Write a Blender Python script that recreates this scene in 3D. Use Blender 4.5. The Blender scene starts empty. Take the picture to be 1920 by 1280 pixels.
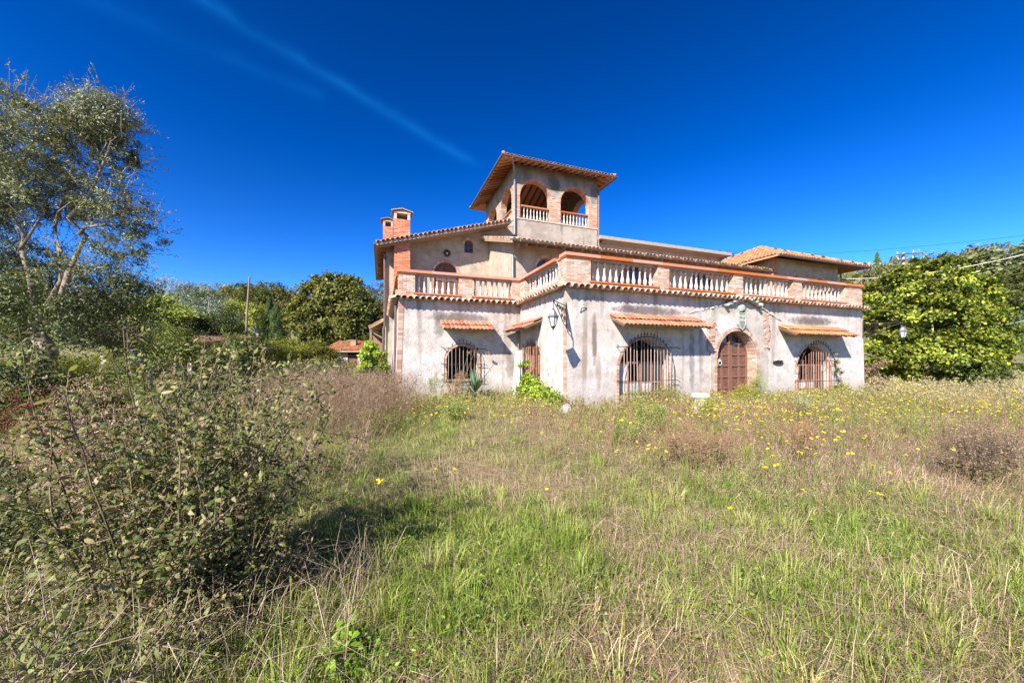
import bpy, bmesh, math, random
import numpy as np
from mathutils import Vector, Matrix

random.seed(7)
rng = np.random.default_rng(11)
R = math.radians
scene = bpy.context.scene
COL = scene.collection

# ------------------------------------------------------------------ camera
cam_d = bpy.data.cameras.new('camera')
cam = bpy.data.objects.new('camera', cam_d)
COL.objects.link(cam)
cam.location = (0, 0, 1.5)
cam.rotation_euler = (R(90), 0, 0)
cam_d.sensor_width = 36
cam_d.lens = 680 / 1920 * 36
cam_d.shift_y = 32 / 1920
cam_d.clip_start = 0.05
cam_d.clip_end = 3000
scene.camera = cam

# ------------------------------------------------------------------ sky and sun
TO_SUN = Vector((-0.705, -1.137, 1.0)).normalized()
SUN_EL = math.asin(TO_SUN.z)
SUN_ROT = math.atan2(TO_SUN.x, TO_SUN.y)
world = bpy.data.worlds.new('World')
scene.world = world
world.use_nodes = True
wn, wl = world.node_tree.nodes, world.node_tree.links
wn.clear()
w_out = wn.new('ShaderNodeOutputWorld')
w_bg = wn.new('ShaderNodeBackground')
w_sky = wn.new('ShaderNodeTexSky')
w_sky.sky_type = 'NISHITA'
w_sky.sun_disc = False
w_sky.sun_elevation = SUN_EL
w_sky.sun_rotation = SUN_ROT
w_sky.altitude = 300
w_sky.air_density = 1.0
w_sky.dust_density = 0.15
w_sky.ozone_density = 3.5
w_hsv = wn.new('ShaderNodeHueSaturation')
w_hsv.inputs['Saturation'].default_value = 1.1
w_hsv.inputs['Value'].default_value = 0.44
w_bg.inputs['Strength'].default_value = 0.06
w_gam = wn.new('ShaderNodeGamma'); w_gam.inputs['Gamma'].default_value = 1.72
wl.new(w_sky.outputs[0], w_gam.inputs['Color'])
w_tint = wn.new('ShaderNodeMix'); w_tint.data_type = 'RGBA'; w_tint.blend_type = 'MULTIPLY'; w_tint.inputs['Factor'].default_value = 1
wl.new(w_gam.outputs[0], w_tint.inputs['A']); w_tint.inputs['B'].default_value = (0.75, 0.80, 1.0, 1)
wl.new(w_tint.outputs['Result'], w_hsv.inputs['Color'])


def wmath(op, a, b=None, c=None):
    n = wn.new('ShaderNodeMath'); n.operation = op
    for i, x in enumerate((a, b, c)):
        if x is None: continue
        if isinstance(x, (int, float)): n.inputs[i].default_value = x
        else: wl.new(x, n.inputs[i])
    return n.outputs[0]


def wdot(vec_out, v):
    n = wn.new('ShaderNodeVectorMath'); n.operation = 'DOT_PRODUCT'
    wl.new(vec_out, n.inputs[0]); n.inputs[1].default_value = v
    return n.outputs['Value']


def pdir(px, py):
    return Vector(((px - 960) / 680, 1, (672 - py) / 680)).normalized()


# an old vapour trail: a faint band of thin cloud along a great circle of the sky
w_tc = wn.new('ShaderNodeTexCoord')
w_nz = wn.new('ShaderNodeTexNoise'); w_nz.inputs['Scale'].default_value = 9; w_nz.inputs['Detail'].default_value = 7
wl.new(w_tc.outputs['Generated'], w_nz.inputs['Vector'])
trail = None
for (p0, p1, wid, amp) in (((380, 0), (905, 318), 0.011, 0.42), ((430, 110), (620, 190), 0.013, 0.14)):
    d0, d1 = pdir(*p0), pdir(*p1)
    nrm = d0.cross(d1).normalized()
    along = (d1 - d0).normalized()
    a0, a1 = d0.dot(along), d1.dot(along)
    dist = wmath('ADD', wdot(w_tc.outputs['Generated'], nrm), wmath('MULTIPLY', wmath('SUBTRACT', w_nz.outputs[0], 0.5), 0.028))
    g = wmath('POWER', 2.718, wmath('MULTIPLY', wmath('POWER', wmath('DIVIDE', wmath('ABSOLUTE', dist), wid), 1.6), -1.0))
    t = wmath('DIVIDE', wmath('SUBTRACT', wdot(w_tc.outputs['Generated'], along), a0), a1 - a0)
    mr = wn.new('ShaderNodeMapRange'); mr.interpolation_type = 'SMOOTHSTEP'
    mr.inputs[1].default_value = 1.02; mr.inputs[2].default_value = 0.86
    wl.new(t, mr.inputs[0])
    patch = wn.new('ShaderNodeMapRange'); patch.inputs[1].default_value = 0.3; patch.inputs[2].default_value = 0.62
    wl.new(w_nz.outputs[0], patch.inputs[0])
    k = wmath('MULTIPLY', wmath('MULTIPLY', g, mr.outputs[0]), wmath('MULTIPLY', wmath('ADD', patch.outputs[0], 0.3), amp))
    front = wmath('GREATER_THAN', wdot(w_tc.outputs['Generated'], (d0 + d1).normalized()), 0.2)
    k = wmath('MULTIPLY', k, front)
    trail = k if trail is None else wmath('ADD', trail, k)
w_mix = wn.new('ShaderNodeMix'); w_mix.data_type = 'RGBA'; w_mix.blend_type = 'ADD'
wl.new(trail, w_mix.inputs['Factor'])
wl.new(w_hsv.outputs[0], w_mix.inputs['A'])
w_mix.inputs['B'].default_value = (0.05, 0.8, 1.9, 1)
wl.new(w_mix.outputs['Result'], w_bg.inputs['Color'])
wl.new(w_bg.outputs[0], w_out.inputs[0])

sun_d = bpy.data.lights.new('sun', 'SUN')
sun_d.energy = 4.9
sun_d.angle = R(0.5)
sun_d.color = (1.0, 0.945, 0.86)
sun = bpy.data.objects.new('sun', sun_d)
COL.objects.link(sun)
sun.rotation_euler = TO_SUN.to_track_quat('Z', 'Y').to_euler()
sun.location = (-20, -30, 40)

vs = scene.view_settings
vs.view_transform = 'Standard'
vs.look = 'None'
vs.gamma = 1
vs.exposure = 1.45
vs.use_curve_mapping = False
scene.cycles.max_bounces = 6
scene.cycles.diffuse_bounces = 3
scene.cycles.transparent_max_bounces = 6
scene.cycles.use_denoising = True

# ------------------------------------------------------------------ helpers
def P(px, py, Y):
    """point of the place seen at a photo pixel, at distance Y in front of the camera"""
    return Vector(((px - 960) / 680 * Y, Y, 1.5 + (672 - py) / 680 * Y))


def hash2(ix, iy, seed):
    h = (ix.astype(np.int64) * 374761393 + iy.astype(np.int64) * 668265263 + seed * 1442695041) & 0x7fffffff
    h = ((h ^ (h >> 13)) * 1274126177) & 0x7fffffff
    return ((h ^ (h >> 16)) & 0xffff) / 65535.0


def vnoise(x, y, scale, seed=0):
    x = np.asarray(x, float) / scale; y = np.asarray(y, float) / scale
    ix, iy = np.floor(x), np.floor(y)
    fx, fy = x - ix, y - iy
    fx = fx * fx * (3 - 2 * fx); fy = fy * fy * (3 - 2 * fy)
    a = hash2(ix, iy, seed); b = hash2(ix + 1, iy, seed); c = hash2(ix, iy + 1, seed); d = hash2(ix + 1, iy + 1, seed)
    return (a * (1 - fx) + b * fx) * (1 - fy) + (c * (1 - fx) + d * fx) * fy


def fbm(x, y, scale, seed=0):
    return 0.55 * vnoise(x, y, scale, seed) + 0.3 * vnoise(x, y, scale * .45, seed + 3) + 0.15 * vnoise(x, y, scale * .2, seed + 9)


def ground_z(x, y):
    x = np.asarray(x, float); y = np.asarray(y, float)
    r = np.clip(y - 21, 0, 140)
    side = np.clip((x + 20) / 90, 0, 1)
    k = 0.80 + 0.50 * side
    z = (0.055 * r + 0.00115 * r * r) * k
    z = z + np.clip(r / 60, 0, 1) * (fbm(x, y, 45, 5) - .5) * 7
    z = z - np.clip(y - 175, 0, 400) * 0.25
    near = (fbm(x, y, 3.0, 21) - .5) * .16 * np.clip(1 - (y - 15) / 20, 0, 1)
    left = np.clip((-x - 6.5) / 9, 0, 1) * np.clip((y - 2.5) / 6, 0, 1) * .7
    return z + near + left


def gz(x, y):
    return float(ground_z(np.array([x]), np.array([y]))[0])


def link(o, parent=None):
    COL.objects.link(o)
    if parent is not None: o.parent = parent
    return o


def tag(o, label=None, cat=None, group=None, kind=None):
    if label: o['label'] = label
    if cat: o['category'] = cat
    if group: o['group'] = group
    if kind: o['kind'] = kind
    return o


def thing(name, label, cat, loc=(0, 0, 0), rz=0, group=None):
    o = bpy.data.objects.new(name, None)
    o.location = loc; o.rotation_euler = (0, 0, rz); o.empty_display_size = .2
    link(o)
    return tag(o, label, cat, group)


def inst(name, me, parent, loc=(0, 0, 0), rot=(0, 0, 0), sc=(1, 1, 1)):
    o = bpy.data.objects.new(name, me)
    o.location = loc; o.rotation_euler = rot; o.scale = sc
    return link(o, parent)


class MB:
    """collects solids; build() links them as one mesh object"""
    def __init__(self): self.v = []; self.f = []; self.c = []

    def add(self, vs_, fs_, col=(1, 1, 1)):
        n = len(self.v)
        self.v += [tuple(p) for p in vs_]
        self.f += [tuple(i + n for i in f) for f in fs_]
        self.c += [col] * len(vs_)
        return self

    def box(self, a, b, col=(1, 1, 1), j=0):
        (x0, y0, z0), (x1, y1, z1) = a, b
        p = [(x0, y0, z0), (x1, y0, z0), (x1, y1, z0), (x0, y1, z0), (x0, y0, z1), (x1, y0, z1), (x1, y1, z1), (x0, y1, z1)]
        if j: p = [(x + random.uniform(-j, j), y + random.uniform(-j, j), z + random.uniform(-j, j)) for x, y, z in p]
        return self.add(p, [(0, 3, 2, 1), (4, 5, 6, 7), (0, 1, 5, 4), (1, 2, 6, 5), (2, 3, 7, 6), (3, 0, 4, 7)], col)

    def beam(self, p0, p1, w, h, col=(1, 1, 1), up=(0, 0, 1)):
        p0, p1 = Vector(p0), Vector(p1)
        d = (p1 - p0).normalized(); s = d.cross(Vector(up))
        s = (s.normalized() if s.length > 1e-5 else Vector((1, 0, 0))) * w / 2
        u = s.cross(d).normalized() * h / 2
        p = [q + a * s + b * u for q in (p0, p1) for a, b in ((-1, -1), (1, -1), (1, 1), (-1, 1))]
        return self.add(p, [(0, 1, 2, 3), (7, 6, 5, 4), (0, 4, 5, 1), (1, 5, 6, 2), (2, 6, 7, 3), (3, 7, 4, 0)], col)

    def tube(self, pts, rad, n=6, col=(1, 1, 1), cap=True):
        pts = [Vector(p) for p in pts]
        if not isinstance(rad, (list, tuple)): rad = [rad] * len(pts)
        vs_, fs_ = [], []
        for i, p in enumerate(pts):
            d = (pts[min(i + 1, len(pts) - 1)] - pts[max(i - 1, 0)]).normalized()
            s = d.cross(Vector((0, 0, 1)));
            if s.length < 1e-3: s = Vector((1, 0, 0))
            s.normalize(); t = s.cross(d)
            for k in range(n):
                a = 2 * math.pi * k / n
                vs_.append(p + (s * math.cos(a) + t * math.sin(a)) * rad[i])
        for i in range(len(pts) - 1):
            for k in range(n):
                fs_.append((i * n + k, i * n + (k + 1) % n, (i + 1) * n + (k + 1) % n, (i + 1) * n + k))
        if cap:
            fs_.append(tuple(range(n))[::-1]); fs_.append(tuple((len(pts) - 1) * n + k for k in range(n)))
        return self.add(vs_, fs_, col)

    def lathe(self, prof, n=10, c=(0, 0, 0), col=(1, 1, 1), sq=False):
        vs_, fs_ = [], []
        for r, z in prof:
            for k in range(n):
                a = 2 * math.pi * (k + .5) / n
                vs_.append((c[0] + r * math.cos(a), c[1] + r * math.sin(a), c[2] + z))
        m = len(prof)
        for i in range(m - 1):
            for k in range(n):
                fs_.append((i * n + k, i * n + (k + 1) % n, (i + 1) * n + (k + 1) % n, (i + 1) * n + k))
        fs_.append(tuple(range(n))[::-1]); fs_.append(tuple((m - 1) * n + k for k in range(n)))
        return self.add(vs_, fs_, col)

    def mesh(self, name, mat, smooth=False):
        me = bpy.data.meshes.new(name)
        me.from_pydata(self.v, [], self.f)
        at = me.attributes.new('Col', 'FLOAT_COLOR', 'POINT')
        at.data.foreach_set('color', np.array([(c[0], c[1], c[2], 1) for c in self.c], np.float32).ravel())
        if mat: me.materials.append(mat)
        if smooth:
            me.polygons.foreach_set('use_smooth', [True] * len(me.polygons))
        me.update()
        return me

    def build(self, name, mat, parent=None, smooth=False, kind=None):
        o = inst(name, self.mesh(name, mat, smooth), parent)
        if kind: o['kind'] = kind
        return o


def tri_mesh(name, V, F, C, mat):
    """numpy arrays -> mesh of triangles with a colour per vertex"""
    V = np.ascontiguousarray(V, np.float32); F = np.ascontiguousarray(F, np.int32)
    me = bpy.data.meshes.new(name)
    me.vertices.add(len(V)); me.vertices.foreach_set('co', V.ravel())
    me.loops.add(F.size); me.loops.foreach_set('vertex_index', F.ravel())
    me.polygons.add(len(F)); me.polygons.foreach_set('loop_start', np.arange(0, F.size, 3, dtype=np.int32))
    me.update(calc_edges=True)
    at = me.attributes.new('Col', 'FLOAT_COLOR', 'POINT')
    at.data.foreach_set('color', np.concatenate([C, np.ones((len(C), 1))], 1).astype(np.float32).ravel())
    me.materials.append(mat)
    return me


class Veg:
    """blades, leaves and twigs gathered as triangles"""
    def __init__(self): self.V = []; self.F = []; self.C = []; self.n = 0

    def _push(self, V, F, C):
        self.V.append(V); self.F.append(F + self.n); self.C.append(C); self.n += len(V)

    def blades(self, p, h, w, az, lean, col, bend=1.0):
        N = len(p)
        d = np.stack([np.cos(az), np.sin(az), np.zeros(N)], 1)
        face = rng.uniform(0, 2 * np.pi, N)
        s = np.stack([np.cos(face), np.sin(face), np.zeros(N)], 1) * (w / 2)[:, None]
        up = np.array([0, 0, 1.0])
        mid = p + up * (h * .58)[:, None] + d * (h * lean * .3)[:, None]
        tip = p + up * (h * np.clip(1 - .35 * lean * bend, .15, 1))[:, None] + d * (h * lean)[:, None]
        V = np.stack([p - s, p + s, mid - s * .8, mid + s * .8, tip], 1).reshape(-1, 3)
        b = (np.arange(N) * 5)[:, None]
        F = np.concatenate([b + [0, 1, 3], b + [0, 3, 2], b + [2, 3, 4]], 0)
        self._push(V, F, np.repeat(col, 5, 0))

    def leaves(self, p, axis, nrm, L, W, col, fold=.25):
        N = len(p)
        axis = axis / (np.linalg.norm(axis, axis=1, keepdims=True) + 1e-9)
        s = np.cross(axis, nrm); s /= (np.linalg.norm(s, axis=1, keepdims=True) + 1e-9)
        n2 = np.cross(s, axis)
        L = np.broadcast_to(L, (N,))[:, None]; W = np.broadcast_to(W, (N,))[:, None]
        m = p + axis * L * .45 + n2 * W * fold
        V = np.stack([p, m - s * W / 2, p + axis * L, m + s * W / 2], 1).reshape(-1, 3)
        b = (np.arange(N) * 4)[:, None]
        F = np.concatenate([b + [0, 2, 1], b + [0, 3, 2]], 0)
        self._push(V, F, np.repeat(col, 4, 0))

    def twigs(self, a, b, r0, r1, col):
        """tapered three-sided sticks from points a to points b"""
        N = len(a)
        d = b - a; d /= (np.linalg.norm(d, axis=1, keepdims=True) + 1e-9)
        ref = np.where(np.abs(d[:, 2:3]) > .9, np.array([[1., 0, 0]]), np.array([[0, 0, 1.]]))
        s = np.cross(d, ref); s /= (np.linalg.norm(s, axis=1, keepdims=True) + 1e-9)
        t = np.cross(s, d)
        r0 = np.broadcast_to(r0, (N,))[:, None]; r1 = np.broadcast_to(r1, (N,))[:, None]
        ring = []
        for q, r in ((a, r0), (b, r1)):
            for k in range(3):
                an = 2 * math.pi * k / 3
                ring.append(q + (s * math.cos(an) + t * math.sin(an)) * r)
        V = np.stack(ring, 1).reshape(-1, 3)
        bb = (np.arange(N) * 6)[:, None]
        F = np.concatenate([bb + f for f in ([0, 1, 4], [0, 4, 3], [1, 2, 5], [1, 5, 4], [2, 0, 3], [2, 3, 5])], 0)
        self._push(V, F, np.repeat(col, 6, 0))

    def mesh(self, name, mat):
        return tri_mesh(name, np.concatenate(self.V), np.concatenate(self.F), np.concatenate(self.C), mat)

    def build(self, name, mat, parent=None, kind=None):
        o = inst(name, self.mesh(name, mat), parent)
        if kind: o['kind'] = kind
        return o


def unit(n):
    v = rng.normal(size=(n, 3))
    return v / np.linalg.norm(v, axis=1, keepdims=True)


def mixcol(cols, n, jit=.18):
    """n random colours drawn between the given ones"""
    cols = np.array(cols, float)
    i = rng.integers(0, len(cols), n); j = rng.integers(0, len(cols), n)
    t = rng.random((n, 1)) * .6
    c = cols[i] * (1 - t) + cols[j] * t
    return np.clip(c * (1 + rng.normal(0, jit, (n, 1))), .004, 1)

# ------------------------------------------------------------------ materials
def new_mat(name):
    m = bpy.data.materials.new(name); m.use_nodes = True
    nt = m.node_tree; nt.nodes.clear()
    out = nt.nodes.new('ShaderNodeOutputMaterial')
    b = nt.nodes.new('ShaderNodeBsdfPrincipled')
    nt.links.new(b.outputs[0], out.inputs[0])
    return m, nt, b, out


class NT:
    def __init__(self, nt): self.nt = nt; self.N = nt.nodes; self.L = nt.links

    def co(self, kind='Object', scale=(1, 1, 1)):
        t = self.N.new('ShaderNodeTexCoord'); mp = self.N.new('ShaderNodeMapping')
        mp.inputs['Scale'].default_value = scale
        self.L.new(t.outputs[kind], mp.inputs[0]); return mp.outputs[0]

    def noise(self, vec, scale, detail=5, rough=.55, dist=0):
        n = self.N.new('ShaderNodeTexNoise')
        n.inputs['Scale'].default_value = scale; n.inputs['Detail'].default_value = detail
        n.inputs['Roughness'].default_value = rough; n.inputs['Distortion'].default_value = dist
        self.L.new(vec, n.inputs['Vector']); return n.outputs[0]

    def ramp(self, x, a, b, lo=0.0, hi=1.0):
        n = self.N.new('ShaderNodeMapRange'); n.interpolation_type = 'SMOOTHSTEP'
        for i, q in ((1, a), (2, b), (3, lo), (4, hi)): n.inputs[i].default_value = q
        self.L.new(x, n.inputs[0]); return n.outputs[0]

    def math(self, op, a, b=None):
        n = self.N.new('ShaderNodeMath'); n.operation = op
        for i, x in enumerate((a, b)):
            if x is None: continue
            if isinstance(x, (int, float)): n.inputs[i].default_value = x
            else: self.L.new(x, n.inputs[i])
        return n.outputs[0]

    def mix(self, fac, a, b, mode='MIX'):
        n = self.N.new('ShaderNodeMix'); n.data_type = 'RGBA'; n.blend_type = mode
        for key, x in (('Factor', fac), ('A', a), ('B', b)):
            if isinstance(x, (int, float)): n.inputs[key].default_value = x
            elif isinstance(x, tuple): n.inputs[key].default_value = (*x, 1)
            else: self.L.new(x, n.inputs[key])
        return n.outputs['Result']

    def bump(self, h, bsdf, strength=.5, dist=.02):
        n = self.N.new('ShaderNodeBump'); n.inputs['Strength'].default_value = strength; n.inputs['Distance'].default_value = dist
        self.L.new(h, n.inputs['Height']); self.L.new(n.outputs[0], bsdf.inputs['Normal'])

    def attr(self, name='Col'):
        n = self.N.new('ShaderNodeAttribute'); n.attribute_name = name; return n.outputs['Color']

    def xyz(self, vec):
        n = self.N.new('ShaderNodeSeparateXYZ'); self.L.new(vec, n.inputs[0]); return n.outputs


def mat_plain(name, col, rough=.8, metal=0, nscale=12, namp=.35, bump=.2, col2=None, use_attr=False, obj_rand=0.0, spec=.3):
    m, nt, b, _ = new_mat(name); k = NT(nt)
    co = k.co('Object')
    n1 = k.noise(co, nscale, 6, .6)
    c2 = col2 or tuple(x * .55 for x in col)
    c = k.mix(k.ramp(n1, .35, .75, 0, min(1, namp * 2)), col, c2)
    if use_attr: c = k.mix(1.0, c, k.attr(), 'MULTIPLY')
    if obj_rand:
        oi = nt.nodes.new('ShaderNodeObjectInfo')
        hs = nt.nodes.new('ShaderNodeHueSaturation')
        nt.links.new(k.ramp(oi.outputs['Random'], 0, 1, 1 - obj_rand, 1 + obj_rand), hs.inputs['Value'])
        nt.links.new(k.ramp(oi.outputs['Random'], 0, 1, 1.15, .8), hs.inputs['Saturation'])
        nt.links.new(c, hs.inputs['Color']); c = hs.outputs[0]
    nt.links.new(c, b.inputs['Base Color'])
    b.inputs['Roughness'].default_value = rough; b.inputs['Metallic'].default_value = metal
    b.inputs['Specular IOR Level'].default_value = spec
    if bump: k.bump(k.noise(co, nscale * 3, 5, .65), b, bump, .015)
    return m


def mat_stucco(name, base, warm, stain, stains=(), rough_amp=.6, streak=.48, foot=True, topdark=None, drip=None):
    """rendered wall: mottled lime plaster, run-off streaks and mildew blotches at given places (u,z,ru,rz,amount)"""
    m, nt, b, _ = new_mat(name); k = NT(nt)
    co = k.co('Object')
    big = k.noise(co, .55, 6, .6, .3)
    c = k.mix(k.ramp(big, .35, .68), base, warm)
    mid = k.noise(co, 2.6, 8, .65)
    c = k.mix(k.ramp(mid, .42, .72, 0, .7), c, tuple(x * .62 for x in warm))
    c = k.mix(k.ramp(k.noise(co, 11, 6, .7), .52, .8, 0, .45), c, tuple(x * .5 for x in warm))
    pale = k.noise(k.co('Object', (1.3, 1.3, .9)), 1.7, 7, .6)
    c = k.mix(k.ramp(pale, .52, .75, 0, .6), c, tuple(min(.86, x * 1.28) for x in base))
    sv = k.noise(k.co('Object', (2.6, 2.6, .13)), 1.0, 4, .5)
    sm = k.math('MULTIPLY', k.ramp(sv, .56, .70, 0, streak), k.ramp(k.noise(co, .8, 4), .35, .6))
    c = k.mix(sm, c, stain)
    x, y, z = k.xyz(co)
    if drip:
        dn = k.noise(k.co('Object', (4.2, 4.2, .05)), 1.0, 5, .6)
        dl = k.math('ADD', z, k.math('MULTIPLY', k.math('SUBTRACT', dn, .5), 5.0))
        dm = k.math('MULTIPLY', k.ramp(dl, drip - .9, drip + .9, 0, .25), k.ramp(dn, .45, .62))
        c = k.mix(dm, c, stain)
        vo = nt.nodes.new('ShaderNodeTexVoronoi'); vo.feature = 'DISTANCE_TO_EDGE'; vo.inputs['Scale'].default_value = .55
        wv = k.N.new('ShaderNodeVectorMath'); wv.operation = 'ADD'
        nz = k.N.new('ShaderNodeTexNoise'); nz.inputs['Scale'].default_value = 2.2; nz.inputs['Detail'].default_value = 6
        k.L.new(co, nz.inputs['Vector']); k.L.new(co, wv.inputs[0]); k.L.new(nz.outputs['Color'], wv.inputs[1]); k.L.new(wv.outputs[0], vo.inputs['Vector'])
        cr = k.math('MULTIPLY', k.ramp(vo.outputs['Distance'], .007, .002), k.ramp(big, .48, .6))
        c = k.mix(k.math('MULTIPLY', cr, .7), c, (.12, .10, .09))
    edge = k.noise(co, 3.5, 7, .65)
    for (su, sz, ru, rz, amt, srgb) in stains:
        du = k.math('DIVIDE', k.math('SUBTRACT', x, su), ru)
        dz = k.math('DIVIDE', k.math('SUBTRACT', z, sz), rz)
        r2 = k.math('ADD', k.math('MULTIPLY', du, du), k.math('MULTIPLY', dz, dz))
        r2 = k.math('ADD', r2, k.math('MULTIPLY', k.math('SUBTRACT', edge, .5), 2.6))
        c = k.mix(k.ramp(r2, 1.25, .15, 0, amt), c, srgb)
    if topdark:  # wall darkens towards its top, broken into upright streaks by noise
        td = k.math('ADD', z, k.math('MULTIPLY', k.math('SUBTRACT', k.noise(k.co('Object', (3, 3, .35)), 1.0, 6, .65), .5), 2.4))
        c = k.mix(k.ramp(td, topdark - .9, topdark + .5, 0, .8), c, (.10, .09, .085))
    if foot:
        dirt = k.math('ADD', z, k.math('MULTIPLY', k.math('SUBTRACT', mid, .5), 1.6))
        c = k.mix(k.ramp(dirt, .75, .05, 0, .55), c, tuple(q * .5 for q in warm))
    nt.links.new(c, b.inputs['Base Color'])
    b.inputs['Roughness'].default_value = .93; b.inputs['Specular IOR Level'].default_value = .15
    h = k.math('ADD', k.math('MULTIPLY', k.noise(co, 26, 4, .6), .8), k.math('MULTIPLY', mid, .5))
    h = k.math('ADD', h, k.math('MULTIPLY', k.noise(co, 80, 2, .6), .35))
    k.bump(h, b, min(1, rough_amp * 1.4), .035)
    return m


def mat_leaf(name, trans=.35, rough=.55, gain=1.0, spec=.2):
    m, nt, b, out = new_mat(name); k = NT(nt)
    c = k.attr()
    if gain != 1.0: c = k.mix(1.0, c, (gain, gain, gain), 'MULTIPLY')
    nt.links.new(c, b.inputs['Base Color'])
    b.inputs['Roughness'].default_value = rough; b.inputs['Specular IOR Level'].default_value = spec
    tr = nt.nodes.new('ShaderNodeBsdfTranslucent')
    nt.links.new(k.mix(1.0, c, (1.25, 1.25, .7), 'MULTIPLY'), tr.inputs[0])
    mx = nt.nodes.new('ShaderNodeMixShader'); mx.inputs[0].default_value = trans
    nt.links.new(b.outputs[0], mx.inputs[1]); nt.links.new(tr.outputs[0], mx.inputs[2])
    nt.links.new(mx.outputs[0], out.inputs[0])
    return m


MILDEW = (.095, .083, .077); RUN = (.135, .10, .077); WARMRUN = (.25, .15, .09)
M = {}
M['stucco'] = mat_stucco('stucco_lower', (.52, .470, .436), (.43, .364, .318), RUN, (
    (3.0, 3.03, 1.5, .17, .85, MILDEW), (2.2, 3.05, .5, .16, .6, MILDEW), (10.9, 2.98, 1.5, .20, .9, MILDEW),
    (-2.4, 3.0, 1.25, .22, .8, MILDEW), (-3.15, 2.7, .22, .5, .6, MILDEW), (.95, 2.1, .10, .75, .85, RUN), (.62, 1.6, .12, .9, .5, WARMRUN),
    (1.1, 1.0, .12, .6, .5, WARMRUN), (4.75, 1.5, .14, 1.3, .55, MILDEW), (5.15, 1.7, .12, 1.2, .4, RUN), (-.35, 1.2, .3, .6, .55, RUN)), drip=3.5)
M['upper'] = mat_stucco('stucco_upper', (.39, .33, .255), (.33, .27, .205), (.24, .2, .17), (), .25, .5, False)
M['portal'] = mat_stucco('stucco_portal', (.44, .395, .35), (.355, .305, .255), RUN, ((6.2, 2.7, .5, .4, .4, (.7, .68, .64)),), .45, .35)
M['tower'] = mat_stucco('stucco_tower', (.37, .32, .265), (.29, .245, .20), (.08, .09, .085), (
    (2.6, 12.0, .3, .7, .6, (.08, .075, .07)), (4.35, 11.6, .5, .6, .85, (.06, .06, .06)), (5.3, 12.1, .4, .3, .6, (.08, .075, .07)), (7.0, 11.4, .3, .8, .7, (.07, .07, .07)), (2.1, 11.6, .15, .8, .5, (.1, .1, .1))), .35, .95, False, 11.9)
M['brick'] = mat_plain('brick', (.46, .29, .215), .9, nscale=9, namp=.4, bump=.5, col2=(.40, .28, .225), use_attr=True)
M['brick1'] = mat_plain('brick_single', (.41, .245, .17), .9, nscale=7, namp=.4, bump=.5, col2=(.45, .30, .225), obj_rand=.22)
M['mortar'] = mat_plain('mortar', (.38, .315, .265), .95, nscale=6, bump=.6)
M['tile'] = mat_plain('roof_tile', (.37, .175, .105), .85, nscale=5, namp=.45, bump=.35, col2=(.30, .19, .115), use_attr=True)
M['tile1'] = mat_plain('cornice_tile', (.44, .25, .165), .85, nscale=5, namp=.45, bump=.35, col2=(.38, .275, .205), obj_rand=.22)
M['cap'] = mat_plain('terracotta_cap', (.43, .145, .065), .7, nscale=3, namp=.3, bump=.25, col2=(.35, .17, .10), obj_rand=.1)
M['baluster'] = mat_plain('cast_stone', (.52, .445, .38), .85, nscale=14, namp=.35, bump=.35, col2=(.30, .21, .155), obj_rand=.15)
M['iron'] = mat_plain('wrought_iron', (.045, .035, .03), .6, metal=.5, nscale=20, bump=.3, col2=(.10, .05, .03))
M['bar'] = mat_plain('pale_iron', (.36, .27, .225), .7, metal=.1, nscale=10, bump=.3, col2=(.26, .13, .08), obj_rand=.18)
M['rustbar'] = mat_plain('rusty_iron', (.31, .16, .10), .85, metal=.1, nscale=10, bump=.4, col2=(.22, .09, .05), obj_rand=.25)
M['rail'] = mat_plain('door_rail_wood', (.18, .085, .058), .6, nscale=8, namp=.4, bump=.3, col2=(.17, .075, .05))
M['wood'] = mat_plain('door_wood', (.105, .046, .032), .6, nscale=8, namp=.4, bump=.3, col2=(.20, .10, .07))
M['frame'] = mat_plain('window_wood', (.29, .155, .105), .75, nscale=8, bump=.3)
M['beam'] = mat_plain('rafter_wood', (.33, .17, .09), .85, nscale=7, bump=.4, col2=(.20, .11, .065), obj_rand=.2)
M['soffit'] = mat_plain('soffit_brick', (.55, .24, .12), .9, nscale=5, bump=.4, col2=(.44, .24, .14))
M['board'] = mat_plain('eave_board', (.36, .25, .155), .85, nscale=6, bump=.3)
M['metal'] = mat_plain('gutter_metal', (.16, .125, .10), .5, metal=.6, nscale=8, bump=.15)
M['pipe'] = mat_plain('rain_pipe', (.17, .115, .095), .5, metal=.4, nscale=6, bump=.15)
M['zinc'] = mat_plain('zinc', (.22, .22, .22), .5, metal=.5, nscale=8, bump=.1)
M['concrete'] = mat_plain('concrete', (.31, .265, .215), .95, nscale=7, namp=.5, bump=.5, col2=(.24, .21, .18))
M['floor'] = mat_plain('terrace_floor', (.42, .27, .2), .9, nscale=5, bump=.2)
M['plaster'] = mat_plain('broken_plaster', (.50, .465, .425), .95, nscale=9, namp=.25, bump=.7)
M['stone'] = mat_plain('white_stone', (.58, .555, .52), .85, nscale=8, namp=.35, bump=.6, col2=(.36, .335, .29))
M['crest'] = mat_plain('crest_stone', (.28, .30, .265), .85, nscale=14, namp=.4, bump=.6, col2=(.38, .35, .31))
M['fabric'] = mat_plain('parasol_fabric', (.62, .61, .58), .9, nscale=10, namp=.2, bump=.3, col2=(.6, .56, .5))
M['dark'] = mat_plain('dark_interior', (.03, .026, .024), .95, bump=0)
M['polewood'] = mat_plain('pole_wood', (.22, .165, .115), .9, nscale=9, bump=.4)
M['bark'] = mat_plain('bark', (.25, .2, .15), .95, nscale=14, namp=.5, bump=.8, col2=(.13, .10, .075))
M['olivebark'] = mat_plain('olive_bark', (.30, .235, .165), .95, nscale=5, namp=.6, bump=1.0, col2=(.09, .072, .055))
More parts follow.
